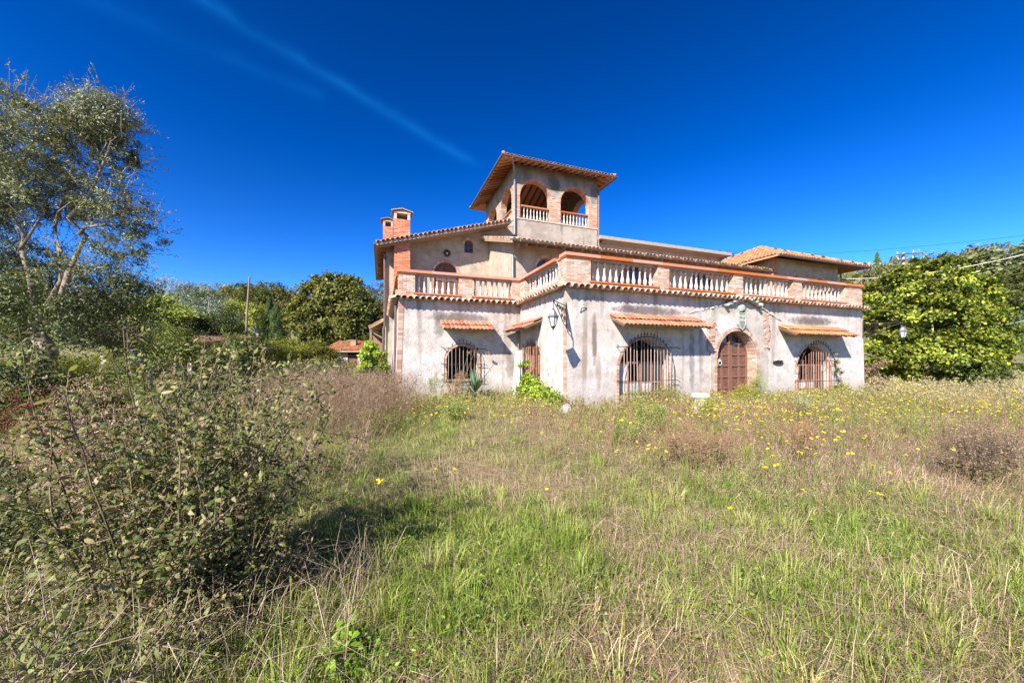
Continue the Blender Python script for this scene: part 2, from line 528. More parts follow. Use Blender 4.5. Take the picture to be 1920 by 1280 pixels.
M['pink'] = mat_plain('pink_plaster', (.48, .37, .33), .95, nscale=2, bump=.4, col2=(.48, .37, .33))
M['wire'] = mat_plain('cable_dark', (.03, .03, .03), .6, bump=0)
M['cable'] = mat_plain('cable_pale', (.7, .66, .58), .6, bump=0)
M['leaf'] = mat_leaf('leaf')
M['olive'] = mat_leaf('olive_leaf', .2, .5, spec=.35)
M['grass'] = mat_leaf('grass_blade', .3, .6, spec=.12)
M['petal'] = mat_leaf('petal', .3, .6)

m, nt, b, _ = new_mat('glass_dark')
b.inputs['Base Color'].default_value = (.03, .035, .04, 1); b.inputs['Roughness'].default_value = .08
b.inputs['Specular IOR Level'].default_value = .8
k = NT(nt); k.bump(k.noise(k.co(), 3, 2), b, .08, .02)
M['glass'] = m
m, nt, b, _ = new_mat('glass_dusty')
k = NT(nt)
nt.links.new(k.mix(k.ramp(k.noise(k.co(), 4, 6), .3, .7), (.50, .50, .49), (.36, .36, .36)), b.inputs['Base Color'])
b.inputs['Roughness'].default_value = .3
M['dusty'] = m
m, nt, b, _ = new_mat('lantern_glass')
b.inputs['Base Color'].default_value = (.75, .78, .76, 1); b.inputs['Roughness'].default_value = .25
b.inputs['Transmission Weight'].default_value = .55; b.inputs['IOR'].default_value = 1.15
M['lglass'] = m

m, nt, b, _ = new_mat('field_soil')
k = NT(nt); co = k.co()
n = k.noise(co, .35, 6, .6); n2 = k.noise(co, 6, 8, .7)
c = k.mix(k.ramp(n, .38, .62), (.105, .13, .035), (.24, .175, .105))
c = k.mix(k.ramp(n2, .45, .7, 0, .7), c, (.30, .235, .15))
c = k.mix(k.ramp(k.noise(co, 30, 4, .7), .5, .75, 0, .7), c, (.07, .075, .03))
far = k.ramp(k.xyz(co)[1], 24, 60)
n3 = k.noise(co, .09, 6, .65)
cf = k.mix(k.ramp(n3, .42, .6), (.085, .105, .03), (.16, .15, .06))
c = k.mix(far, c, cf)
nt.links.new(c, b.inputs['Base Color']); b.inputs['Roughness'].default_value = 1; b.inputs['Specular IOR Level'].default_value = .1
k.bump(n2, b, .8, .08)
M['soil'] = m

# ------------------------------------------------------------------ ground
def axis_pts(lo, hi, n, p=2.2):
    t = np.linspace(-1, 1, n)
    v = np.sign(t) * np.abs(t) ** p
    return np.where(v < 0, -v * lo, v * hi)


gx = axis_pts(-420, 420, 181); gy = np.concatenate([np.linspace(-60, 0, 12)[:-1], np.linspace(0, 1, 170) ** 2 * 460])
GX, GY = np.meshgrid(gx, gy)
GZ = ground_z(GX, GY)
V = np.stack([GX, GY, GZ], 2).reshape(-1, 3)
nx, ny = len(gx), len(gy)
i, j = np.meshgrid(np.arange(nx - 1), np.arange(ny - 1))
q = (j * nx + i).ravel()
F = np.concatenate([np.stack([q, q + 1, q + nx + 1], 1), np.stack([q, q + nx + 1, q + nx], 1)])
ground = inst('ground', tri_mesh('ground', V, F, np.ones((len(V), 3)), M['soil']), None)
ground['kind'] = 'structure'

# ------------------------------------------------------------------ the villa
HO = Vector((1.59, 10.6, 0)); HA = R(19.9)
villa = thing('villa', 'abandoned pale stuccoed villa with arched belvedere tower and balustraded terrace', 'house', HO, HA)
HM = Matrix.Translation(HO) @ Matrix.Rotation(HA, 4, 'Z')


def hw(u, v, z):
    return HM @ Vector((u, v, z))


def arch(xc, w, zb, zs, rise=None, n=18):
    r = w / 2; rise = r if rise is None else rise
    pts = [(xc - r, zb), (xc + r, zb)]
    for i in range(n + 1):
        a = math.pi * i / n
        pts.append((xc + r * math.cos(a), zs + rise * math.sin(a)))
    return pts


def wall(frame, outer, holes, depth, mat, parent=villa, name='wall', deform=None, smooth=False):
    """solid wall from an outline with openings; frame(x, d, z) -> local point, d runs inwards"""
    bm = bmesh.new()
    loops = []
    for poly in [outer] + list(holes):
        vs_ = [bm.verts.new((x, 0, z)) for x, z in poly]
        loops.append(vs_)
        for i in range(len(vs_)): bm.edges.new((vs_[i], vs_[(i + 1) % len(vs_)]))
    bmesh.ops.triangle_fill(bm, use_beauty=True, edges=bm.edges[:])
    faces = bm.faces[:]
    back = {}
    for L in loops:
        for v_ in L: back[v_] = bm.verts.new((v_.co.x, depth, v_.co.z))
    for f_ in faces: bm.faces.new([back[v_] for v_ in reversed(f_.verts)])
    for L in loops:
        for i in range(len(L)):
            a, b_ = L[i], L[(i + 1) % len(L)]
            bm.faces.new((a, b_, back[b_], back[a]))
    for v_ in bm.verts:
        p = frame(v_.co.x, v_.co.y, v_.co.z)
        if deform: p = deform(*p)
        v_.co = p
    bmesh.ops.recalc_face_normals(bm, faces=bm.faces[:])
    me = bpy.data.meshes.new(name); bm.to_mesh(me); bm.free()
    me.materials.append(mat)
    return inst(name, me, parent)


LV, LU = 3.76, -4.51            # left wing front plane, left wing outer side
RU = 14.15                      # right end of the terrace
AV, AU = 9.5, -4.86             # rear upper block
FZ = 3.62                       # terrace level


def flare(u, v, z):
    k_ = max(0.0, 1 - z / 3.5)
    if u > RU - 1.0: u += .17 * k_ * (u - RU + 1.0)
    if u < LU + 1.0: u -= .13 * k_ * (LU + 1.0 - u)
    return (u, v, z)


fr_front = lambda x, d, z: (x, d, z)
fr_left = lambda x, d, z: (x, LV + d, z)
fr_ret = lambda x, d, z: (d, x, z)
fr_A = lambda x, d, z: (x, AV + d, z)
fr_B = lambda x, d, z: (x, 5.6 + d, z)
fr_C = lambda x, d, z: (x, 4.6 + d, z)

DOOR = (6.78, 1.92, -.3, 1.52)
W2 = (2.80, 1.94, .12, 1.14)
W3 = (10.95, 1.96, .02, 1.02)
W1 = (-2.265, 1.19, .73, 1.42)
RD = (2.62, 1.5, -.3, 1.55)
wall(fr_front, [(0, -.4), (RU, -.4), (RU, FZ), (0, FZ)], [arch(*DOOR), arch(*W2), arch(*W3)], .38, M['stucco'], deform=flare)
wall(fr_left, [(LU, -.4), (-.001, -.4), (-.001, FZ - .002), (LU, FZ - .002)], [arch(*W1, rise=.55)], .38, M['stucco'], deform=flare)
wall(fr_ret, [(.381, -.4), (LV + .37, -.4), (LV + .37, FZ - .004), (.381, FZ - .004)], [arch(*RD, rise=.55)], .38, M['stucco'])
mb = MB(); mb.box((LU, LV + .382, -.4), (LU + .38, AV + 6, FZ - .003)); o = mb.build('wall', M['stucco'], villa)
for v_ in o.data.vertices: v_.co = flare(*v_.co)
mb = MB(); mb.box((RU - .38, .382, -.4), (RU, AV, FZ - .003)); o = mb.build('wall', M['stucco'], villa)
for v_ in o.data.vertices: v_.co = flare(*v_.co)
MB().box((LU + .39, AV + 5.6, -.4), (RU, AV + 6, FZ - .005)).build('wall', M['stucco'], villa)
MB().box((.40, .39, FZ - .16), (RU - .39, AV, FZ - .02)).box((LU + .39, LV + .39, FZ - .17), (.399, AV + 5.5, FZ - .021)).build('terrace_floor', M['floor'], villa)
MB().box((LU + .5, 6.2, -.35), (RU - .5, 6.3, FZ - .2)).box((LU + .5, .5, -.4), (RU - .5, 6.2, -.05)).build('inner_partition', M['concrete'], villa)

# portal: slightly proud plaster panel with a gable
wall(lambda x, d, z: (x, -.055 + d, z), [(5.55, -.35), (8.36, -.35), (8.36, 3.18), (7.03, 3.56), (5.55, 3.22)], [arch(DOOR[0], DOOR[1] + .002, -.34, DOOR[3])], .052, M['portal'], name='portal_panel')


# ---- brick helpers
def brick_col(white=.4):
    t = random.random()
    base = (1.06, 1.0, .98) if t > .45 else (.92, .78, .70)
    if random.random() < white: base = (1.14, 1.28, 1.36)
    s_ = random.uniform(.84, 1.1)
    return tuple(x * s_ for x in base)


def brick_face(mb, org, ex, nrm, w, h, white=.4, bl=.25, bh=.062, proud=.014, miss=.03, tint=None):
    org, ex, nrm = Vector(org), Vector(ex), Vector(nrm)
    rows = max(1, round(h / bh)); bh = h / rows
    g = .006
    for r_ in range(rows):
        x = -bl / 2 if r_ % 2 else 0.0
        while x < w - .01:
            x0, x1 = max(0, x) + g, min(w, x + bl) - g
            x += bl
            if x1 - x0 < .02 or random.random() < miss: continue
            z0, z1 = r_ * bh + g * .8, (r_ + 1) * bh - g * .8
            pr = proud + random.uniform(-.006, .007)
            a = org + ex * x0; b_ = org + ex * x1
            up = Vector((0, 0, 1))
            p = [a + up * z0, b_ + up * z0, b_ + up * z1, a + up * z1]
            q_ = [t_ + nrm * pr for t_ in p]
            c_ = brick_col(white)
            if tint: c_ = tuple(x_ * y_ for x_, y_ in zip(c_, tint))
            mb.add(p + q_, [(4, 5, 6, 7), (0, 1, 5, 4), (1, 2, 6, 5), (2, 3, 7, 6), (3, 0, 4, 7)], c_)


def pier(parent, u0, v0, u1, v1, z0, z1, white=.45, tint=None, sides='flr', name='pier'):
    e = .016
    core = MB().box((u0 + e, v0 + e, z0), (u1 - e, v1 - e, z1)).build(name, M['mortar'], parent)
    mb = MB()
    if 'f' in sides: brick_face(mb, (u0, v0 + e, z0), (1, 0, 0), (0, -1, 0), u1 - u0, z1 - z0, white, tint=tint)
    if 'l' in sides: brick_face(mb, (u0 + e, v1, z0), (0, -1, 0), (-1, 0, 0), v1 - v0, z1 - z0, white, tint=tint)
    if 'r' in sides: brick_face(mb, (u1 - e, v0, z0), (0, 1, 0), (1, 0, 0), v1 - v0, z1 - z0, white, tint=tint)
    if 'b' in sides: brick_face(mb, (u1, v1 - e, z0), (-1, 0, 0), (0, 1, 0), u1 - u0, z1 - z0, white, tint=tint)
    return core, mb


# ---- cornice of roman tiles
def coppo(name, L, r0, r1, mat, seg=7, flip=False, th=.014):
    vs_, fs_ = [], []
    for rr in (0, th):
        for y, r in ((0, r0), (-L, r1)):
            for i in range(seg + 1):
                a = math.pi * i / seg
                vs_.append(((r - rr) * math.cos(a), y, (r - rr) * math.sin(a) * (-1 if flip else 1)))
    n = seg + 1
    for i in range(seg):
        fs_.append((i, i + 1, n + i + 1, n + i)); fs_.append((2 * n + i, 3 * n + i, 3 * n + i + 1, 2 * n + i + 1))
        fs_.append((n + i, n + i + 1, 3 * n + i + 1, 3 * n + i))
    return MB().add(vs_, fs_).mesh(name, mat, True)


cover = coppo('cover_tile', .38, .08, .098, M['tile1'])
channel = coppo('channel_tile', .34, .075, .068, M['tile1'], flip=True)
cornice = bpy.data.objects.new('cornice', None); link(cornice, villa)
CZ = 3.62
bed = MB()
bed.add([(-.1, 0, CZ - .03), (RU + .06, 0, CZ - .03), (RU + .06, -.17, CZ - .06), (-.1, -.17, CZ - .06), (-.1, 0, CZ + .06), (RU + .06, 0, CZ + .06), (RU + .06, -.17, CZ - .04), (-.1, -.17, CZ - .04)],
        [(0, 1, 2, 3), (7, 6, 5, 4), (3, 2, 6, 7), (0, 3, 7, 4), (1, 5, 6, 2)])
bed.add([(0, .0, CZ - .03), (0, LV, CZ - .03), (-.17, LV - .17, CZ - .06), (-.17, 0, CZ - .06), (0, 0, CZ + .06), (0, LV, CZ + .06), (-.17, LV - .17, CZ - .04), (-.17, 0, CZ - .04)], [(0, 3, 2, 1), (4, 5, 6, 7), (3, 7, 6, 2)])
bed.add([(LU - .1, LV, CZ - .03), (0, LV, CZ - .03), (-.17, LV - .17, CZ - .06), (LU - .1, LV - .17, CZ - .06), (LU - .1, LV, CZ + .06), (0, LV, CZ + .06), (-.17, LV - .17, CZ - .04), (LU - .1, LV - .17, CZ - .04)], [(0, 1, 2, 3), (7, 6, 5, 4), (3, 2, 6, 7), (0, 3, 7, 4)])
bed.add([(LU, LV, CZ - .03), (LU, AV, CZ - .03), (LU - .17, AV, CZ - .06), (LU - .17, LV, CZ - .06), (LU, LV, CZ + .06), (LU, AV, CZ + .06), (LU - .17, AV, CZ - .04), (LU - .17, LV, CZ - .04)], [(0, 3, 2, 1), (4, 5, 6, 7), (3, 7, 6, 2)])
bed.build('mortar_bed', M['mortar'], cornice)
TL = R(16)


def lay_cornice(n, fn, rz):
    for i in range(n):
        u, v = fn(i)
        inst('tile', cover, cornice, (u, v, CZ + .055 + random.uniform(-.006, .006)), (TL + random.uniform(-.03, .03), random.uniform(-.05, .05), rz + random.uniform(-.04, .04)))
        u, v = fn(i + .5)
        inst('tile', channel, cornice, (u, v, CZ + .075), (TL, random.uniform(-.04, .04), rz + random.uniform(-.03, .03)))


SP = .213
lay_cornice(int((RU + .15) / SP), lambda i: (-.08 + i * SP, .06), 0)
lay_cornice(int(4.5 / SP), lambda i: (LU - .05 + i * SP, LV + .06), 0)
lay_cornice(int(3.6 / SP), lambda i: (.06, .02 + i * SP), -math.pi / 2)
lay_cornice(int(5.7 / SP), lambda i: (LU + .06, LV + .02 + i * SP), -math.pi / 2)

# ---- balustrades
def baluster_mesh(h):
    pr = [(.058, 0), (.058, .06), (.034, .075), (.05, .11), (.062, .19), (.058, .27), (.036, .42), (.03, .55), (.031, .66), (.046, .70), (.033, .74), (.036, .82), (.05, .86), (.05, 1.0)]
    return MB().lathe([(r, z * h) for r, z in pr], 10).mesh('baluster', M['baluster'], True)


BAL = baluster_mesh(.625)
BZ0, BZ1 = 3.83, 4.455


def balustrade(piers, spans, axis, off, thick=.34, ends=None, outward=-1):
    """axis 'u': runs along u at v=off..off+thick*(-outward); spans carry balusters"""
    root = bpy.data.objects.new('balustrade', None); link(root, villa)
    bricks = MB()
    lo, hi = ends
    a0, a1 = (off, off + thick)

    def bx(x0, x1, y0, y1):
        return ((x0, y0), (x1, y1)) if axis == 'u' else ((y0, x0), (y1, x1))
    # brick base course
    (p, q_) = bx(lo, hi, a0, a1)
    core, mbk = pier(root, p[0], p[1], q_[0], q_[1], FZ + .001, FZ + .155, .35, sides='f' if axis == 'u' else ('l' if outward < 0 else 'r'), name='base_course')
    bricks.v += mbk.v and []
    n0 = len(bricks.v)
    bricks.f += [tuple(i + n0 for i in f) for f in mbk.f]; bricks.v += mbk.v; bricks.c += mbk.c
    for x0, x1 in piers:
        (p, q_) = bx(x0, x1, a0, a1)
        core, mbk = pier(root, p[0], p[1], q_[0], q_[1], FZ + .156, 4.47, .5, sides='fl' if axis == 'u' else 'lfb')
        n0 = len(bricks.v)
        bricks.f += [tuple(i + n0 for i in f) for f in mbk.f]; bricks.v += mbk.v; bricks.c += mbk.c
        (p, q_) = bx(x0 - .03, x1 + .03, a0 - .035, a1 + .03)
        MB().box((*p, 4.472), (*q_, 4.512)).build('pier_cap', M['cap'], root)
    for x0, x1, n in spans:
        (p, q_) = bx(x0 - .05, x1 + .05, a0 - .05, a1 - .02)
        MB().box((*p, FZ + .157), (*q_, BZ0 - .002)).build('ledge', M['cap'], root)
        for i in range(n):
            x = x0 + (x1 - x0) * (i + .6) / (n + .2)
            y = (a0 + a1) / 2 + .0
            loc = (x, y, BZ0) if axis == 'u' else (y, x, BZ0)
            inst('baluster', BAL, root, loc, (random.gauss(0, .02), random.gauss(0, .02), random.uniform(0, 3)), (random.uniform(.9, 1.08), random.uniform(.9, 1.08), 1))
        (p, q_) = bx(x0 + .001, x1 - .001, a0 + .06, a1 - .06)
        MB().box((*p, BZ1 + .003), (*q_, 4.512)).build('under_rail', M['mortar'], root)
    # coping of butted terracotta slabs
    x = lo - (.05 if axis == 'u' else -.36); end = hi + .02
    while x < end - .02:
        x1 = min(end, x + 1.18)
        (p, q_) = bx(x, x1 - .004, a0 - .065, a1 + .04)
        dz = random.uniform(-.003, .003)
        mbx = MB().box((*p, 4.515 + dz), (*q_, 4.575 + dz))
        (p, q_) = bx(x, x1 - .004, a0 - .035, a1 + .015)
        mbx.box((*p, 4.578 + dz), (*q_, 4.615 + dz))
        mbx.build('coping', M['cap'], root)
        x = x1
    bricks.build('brick', M['brick'], root, kind='stuff')
    return root


balustrade([(0, .83), (3.32, 3.8), (6.69, 7.15), (9.80, 10.3), (13.0, RU)], [(.83, 3.32, 11), (3.8, 6.69, 12), (7.15, 9.8, 11), (10.3, 13.0, 11)], 'u', 0, ends=(0, RU))
balustrade([(LU, -3.96), (-2.40, -1.88), (-.33, .0)], [(-3.96, -2.40, 7), (-1.88, -.33, 7)], 'u', LV, ends=(LU, 0))
balustrade([(.345, .55), (3.25, LV + .33)], [(.55, 3.25, 11)], 'v', 0, ends=(.345, LV + .33))
balustrade([(LV + .345, 4.6), (6.6, 7.1), (8.4, 8.78)], [(4.6, 6.6, 8), (7.1, 8.4, 6)], 'v', LU, ends=(LV + .345, 8.78))
balustrade([(.345, .8), (4.0, 4.5)], [(.8, 4.0, 12)], 'v', RU - .34, ends=(.345, 4.5), outward=1)

# ---- quoins and arch rings: single bricks
def one_brick(name, w, d, h, j=.004):
    st = random.getstate(); random.seed(hash((round(w, 3), round(h, 3))) % 1000)
    me = MB().box((-w / 2, -d, -h / 2), (w / 2, .02, h / 2), j=j).mesh(name, M['brick1'])
    random.setstate(st); return me


def ring(parent, uc, v, r, zs, n, rl=.13, depth=.03, rise=1.0, a0=-90, a1=90):
    da = (a1 - a0) / n
    w = 2 * math.pi * (r + rl / 2) * da / 360
    me = one_brick('voussoir', w * .9, depth, rl)
    for i in range(n):
        a = R(a0 + (i + .5) * da)
        x = uc + math.sin(a) * (r + rl / 2); z = zs + math.cos(a) * (r * rise + rl / 2)
        inst('brick', me, parent, (x, v, z), (0, math.atan2(math.sin(a) * rise, math.cos(a)) if rise != 1 else a, 0))


def jamb(parent, u, v, z0, z1, w, h=.072, depth=.028):
    n = round((z1 - z0) / h); h = (z1 - z0) / n
    me = one_brick('jamb_brick', w, depth, h * .88)
    for i in range(n):
        inst('brick', me, parent, (u + random.uniform(-.006, .006), v, z0 + (i + .5) * h), (0, random.uniform(-.02, .02), 0))


# wall corners in brick
def quoin(u, v, w, rz, z0, z1, me=None):
    n = round((z1 - z0) / .085); h = (z1 - z0) / n
    me = one_brick('quoin_brick', w, .012, h * .86)
    par = quoins
    for i in range(n):
        z = z0 + (i + .5) * h
        p = flare(u, v, z)
        inst('brick', me, par, (p[0], p[1], z), (0, 0, rz))


quoins = bpy.data.objects.new('quoin', None); link(quoins, villa)
quoin(LU + .085, LV - .002, .17, 0, .1, 3.5)
quoin(-.002, .09, .18, -math.pi / 2, .1, 3.5)

# ---- front door
door = bpy.data.objects.new('door', None); link(door, villa)
uc, w, zb, zs = DOOR
r = w / 2
ring(door, uc, -.05, r, zs, 30, .13, .035)
jamb(door, uc - r - .065, -.05, 0, zs, .13)
jamb(door, uc + r + .065, -.05, 0, zs, .13)
# brick lining of the right reveal
mb = MB()
brick_face(mb, (uc + r + .001, -.03, 0), (0, 1, 0), (-1, 0, 0), .36, zs, .3, bh=.07)
for i in range(22):
    a = math.pi * (i + .5) / 22
    for (y0, y1) in ((-.03, .14), (.15, .33)):
        c_, s_ = math.cos(a), math.sin(a)
        da = .055 / r
        pts = []
        for rr in (r + .002, r - .016):
            for aa in (a - da, a + da):
                for y in (y0, y1): pts.append((uc + rr * math.cos(aa), y, zs + rr * math.sin(aa)))
        mb.add(pts, [(4, 5, 7, 6), (0, 4, 6, 2), (1, 3, 7, 5), (0, 1, 5, 4), (2, 6, 7, 3)], brick_col(.3))
mb.build('reveal_brick', M['brick'], door, kind='stuff')


def door_leaf(u0, u1, zt_fn, vy, glazed_from, n_rows, rz=0, hinge=None):
    """panelled leaf with stiles, rails, bevelled panels and a glazed top that follows the arch"""
    leaf = MB(); rails = MB()
    W = u1 - u0
    N = 14
    xs = [u0 + W * i / N for i in range(N + 1)]
    # backing sheet under the arch curve
    for i in range(N):
        x0, x1 = xs[i], xs[i + 1]
        z0_, z1_ = zt_fn(x0), zt_fn(x1)
        ztop0 = min(z0_, glazed_from); ztop1 = min(z1_, glazed_from)
        leaf.add([(x0, vy, 0), (x1, vy, 0), (x1, vy, ztop1), (x0, vy, ztop0), (x0, vy + .04, 0), (x1, vy + .04, 0), (x1, vy + .04, ztop1), (x0, vy + .04, ztop0)],
                 [(0, 1, 2, 3), (5, 4, 7, 6), (3, 2, 6, 7)])
        # curved head rail
        leaf.add([(x0, vy - .025, z0_ - .09), (x1, vy - .025, z1_ - .09), (x1, vy - .025, z1_ - .005), (x0, vy - .025, z0_ - .005), (x0, vy + .05, z0_ - .09), (x1, vy + .05, z1_ - .09), (x1, vy + .05, z1_ - .005), (x0, vy + .05, z0_ - .005)],
                 [(0, 1, 2, 3), (0, 4, 5, 1), (3, 2, 6, 7), (5, 4, 7, 6)])
    st = .075
    um = (u0 + u1) / 2
    for x0, x1, e in ((u0, u0 + st, .5), (u1 - st, u1, .5), (um - .03, um + .03, 0)):
        zt = min(zt_fn(x0), zt_fn(x1)) - .02
        rails.box((x0 + .001, vy - .034, 0), (x1 - .001, vy - .002, zt))
    rows = [.0] + [.42 + .40 * i for i in range(n_rows)]
    for z in rows:
        if z + .05 < zt_fn(um) - .1: rails.box((u0 + .002, vy - .032, z), (u1 - .002, vy - .003, z + .055))
    o = leaf.build('door_leaf', M['wood'], door)
    rails.build('door_rail', M['rail'], door)
    return o


zt_door = lambda x: zs + math.sqrt(max(0.02, (r - .03) ** 2 - (x - uc) ** 2)) if abs(x - uc) < r - .03 else zs
lf = door_leaf(uc - r + .04, uc - .12, zt_door, .16, 2.02, 5)
rf = door_leaf(uc + .06, uc + r - .04, zt_door, .30, 1.9, 5)
# glass of the arched top
for (u0, u1, vy, z0_) in ((uc - r + .04, uc - .12, .175, 2.02), (uc + .06, uc + r - .04, .315, 1.9)):
    g = MB(); N = 10
    for i in range(N):
        x0 = u0 + (u1 - u0) * i / N; x1 = u0 + (u1 - u0) * (i + 1) / N
        a_, b_ = max(z0_, zt_door(x0) - .03), max(z0_, zt_door(x1) - .03)
        if a_ > z0_ + .01 or b_ > z0_ + .01:
            g.add([(x0, vy, z0_), (x1, vy, z0_), (x1, vy, b_), (x0, vy, a_), (x0, vy + .006, z0_), (x1, vy + .006, z0_), (x1, vy + .006, b_), (x0, vy + .006, a_)], [(0, 1, 2, 3), (5, 4, 7, 6)])
    g.build('pane', M['glass'], door)
kn = MB().lathe([(.0, 0), (.05, .0), (.06, .015), (.03, .03), (.03, .06), (.0, .07)], 10)
kn.tube([(-.06, .0, .02), (-.075, -.09, .03), (0, -.14, .03), (.075, -.09, .03), (.06, 0, .02)], .016, 6)
inst('knocker', kn.mesh('knocker', M['baluster'], True), door, (uc - r + .32, .13, 1.42), (R(90), 0, 0), (1.2, 1.2, 1))
MB().box((uc - r - .1, -.28, -.12), (uc + r + .1, .3, .0)).build('door_step', M['stone'], door)

# ---- barred windows of the ground floor
def grille_window(W, v0, nbars, zt_extra, rise, barmat, hbars, spikes=True, proj=.13, frame_fn=None, brick=True, surround=.10, wood=True):
    uc, w, zb, zs = W; r = w / 2
    root = bpy.data.objects.new('window', None); link(root, villa)
    rs = rise / r
    if brick:
        ring(root, uc, v0 + .002, r, zs, 20, surround, .02, rs)
        jamb(root, uc - r - surround / 2, v0 + .002, zb, zs, surround, .11, .02)
        jamb(root, uc + r + surround / 2, v0 + .002, zb, zs, surround, .11, .02)
    MB().box((uc - r - .1, v0 - .06, zb - .07), (uc + r + .1, v0 + .3, zb - .002)).build('sill', M['mortar'], root)
    top = lambda x: zs + rise * math.sqrt(max(0, 1 - ((x - uc) / r) ** 2))
    if wood:
        # timber casements standing back in the opening, some panes dusty, some gone
        fm = MB(); y = v0 + .22
        n = 4
        for i in range(n + 1):
            x = uc - r + .03 + (w - .06) * i / n
            fm.box((x - .035, y, zb), (x + .035, y + .05, min(top(x) if abs(x - uc) < r else zs, zs + .28) if i not in (0, n) else zs))
        for z in (zb + .03, zb + .12 * w, zs - .42, zs + .2):
            fm.box((uc - r + .06, y + .003, z), (uc + r - .06, y + .047, z + .06))
        fm.build('casement', M['frame'], root)
        for i in range(n):
            x0 = uc - r + .07 + (w - .06) * i / n; x1 = x0 + (w - .06) / n - .08
            MB().box((x0, y + .018, zb + .1), (x1, y + .026, zs - .42)).build('pane', M['dusty'] if i in (0, 2, 1) else M['glass'], root)
            if i in (0, 2, 3): MB().box((x0, y + .018, zs - .36), (x1, y + .026, zs + .2)).build('pane', M['glass'] if i else M['dusty'], root)
    # iron: outline band with spikes, cross bars with turned-out ends, uprights
    yb = v0 - proj
    band = MB()
    R2 = r + surround * .9
    pts = [(uc - R2, yb, zb - .06)] + [(uc - R2 * math.cos(a), yb, zs + (rise + surround * .9) * math.sin(a)) for a in [math.pi * i / 24 for i in range(25)]] + [(uc + R2, yb, zb - .06)]
    band.tube(pts, .011, 5)
    band.tube([(uc - R2 - .12, yb - .05, zb - .0), (uc - R2, yb, zb - .06), (uc + R2, yb, zb - .06), (uc + R2 + .18, yb, zb - .06), (uc + R2 + .12, yb + .02, zb + .04)], .012, 5)
    for z in hbars:
        band.tube([(uc - R2 - .13, yb - .05, z + .06), (uc - R2, yb, z), (uc + R2 + .16, yb, z), (uc + R2 + .22, yb - .03, z - .07)], .011, 5)
        for s_ in (-1, 1): band.tube([(uc + s_ * R2, yb, z), (uc + s_ * R2, v0 + .02, z)], .012, 5)
    band.build('grille_band', M['iron'], root)
    if spikes:
        sp = MB()
        for i in range(nbars):
            x = uc - r * .9 + 2 * r * .9 * i / (nbars - 1)
            t = (x - uc) / R2
            z = zs + (rise + surround * .9) * math.sqrt(max(0, 1 - t * t))
            hgt = .09 + .06 * (1 - abs(t))
            sp.lathe([(.008, -.03), (.010, hgt * .4), (.024, hgt * .55), (.0, hgt)], 5, (x, yb, z))
        sp.build('spike', M['iron'], root, kind='stuff')
    for i in range(nbars):
        x = uc - r * .93 + 2 * r * .93 * i / (nbars - 1)
        zt = zs + (rise + surround * .8) * math.sqrt(max(0.0, 1 - ((x - uc) / R2) ** 2)) * zt_extra
        h_ = zt - zb + .06
        bmesh_ = MB().tube([(0, 0, 0), (0, 0, h_)], .0115 if nbars > 10 else .0095, 5).mesh('bar', barmat)
        inst('bar', bmesh_, root, (x, yb + random.uniform(-.004, .004), zb - .06), (random.gauss(0, .004), random.gauss(0, .006), 0))
    return root


grille_window(W2, 0, 15, 1.0, W2[1] / 2, M['bar'], (.80, 1.86), proj=.15)
grille_window(W3, 0, 13, .78, W3[1] / 2, M['rustbar'], (.62, 1.42), proj=.2)
grille_window(W1, LV, 9, 1.0, .55, M['bar'], (1.28, 1.86), proj=.12, wood=False)
# dim room seen through the small window
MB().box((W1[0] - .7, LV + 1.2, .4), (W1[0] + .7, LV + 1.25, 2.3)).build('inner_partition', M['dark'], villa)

# ---- iron gate on the short return wall
gate = bpy.data.objects.new('barred_gate', None); link(gate, villa)
for i in range(13):
    v_ = RD[0] - .68 + 1.36 * i / 12
    h_ = 2.0 + .22 * math.sin(math.pi * i / 12) + random.uniform(-.05, .05)
    inst('bar', MB().tube([(0, 0, 0), (0, 0, h_)], .013, 5).mesh('bar', M['rustbar']), gate, (-.05, v_, 0), (random.gauss(0, .012), random.gauss(0, .012), 0))
g_ = MB()
for z in (.35, 1.15, 1.9): g_.beam((-.05, RD[0] - .74, z), (-.05, RD[0] + .74, z), .035, .03)
g_.build('cross_bar', M['rustbar'], gate)
MB().box((.2, RD[0] - .75, 0), (.24, RD[0] - .1, 2.0)).box((.21, RD[0] + .3, 0), (.25, RD[0] + .75, 1.9)).build('shutter', M['frame'], gate)
MB().box((-.03, 3.42, 0), (.1, 3.60, 1.62)).build('jamb_board', M['plaster'], gate)

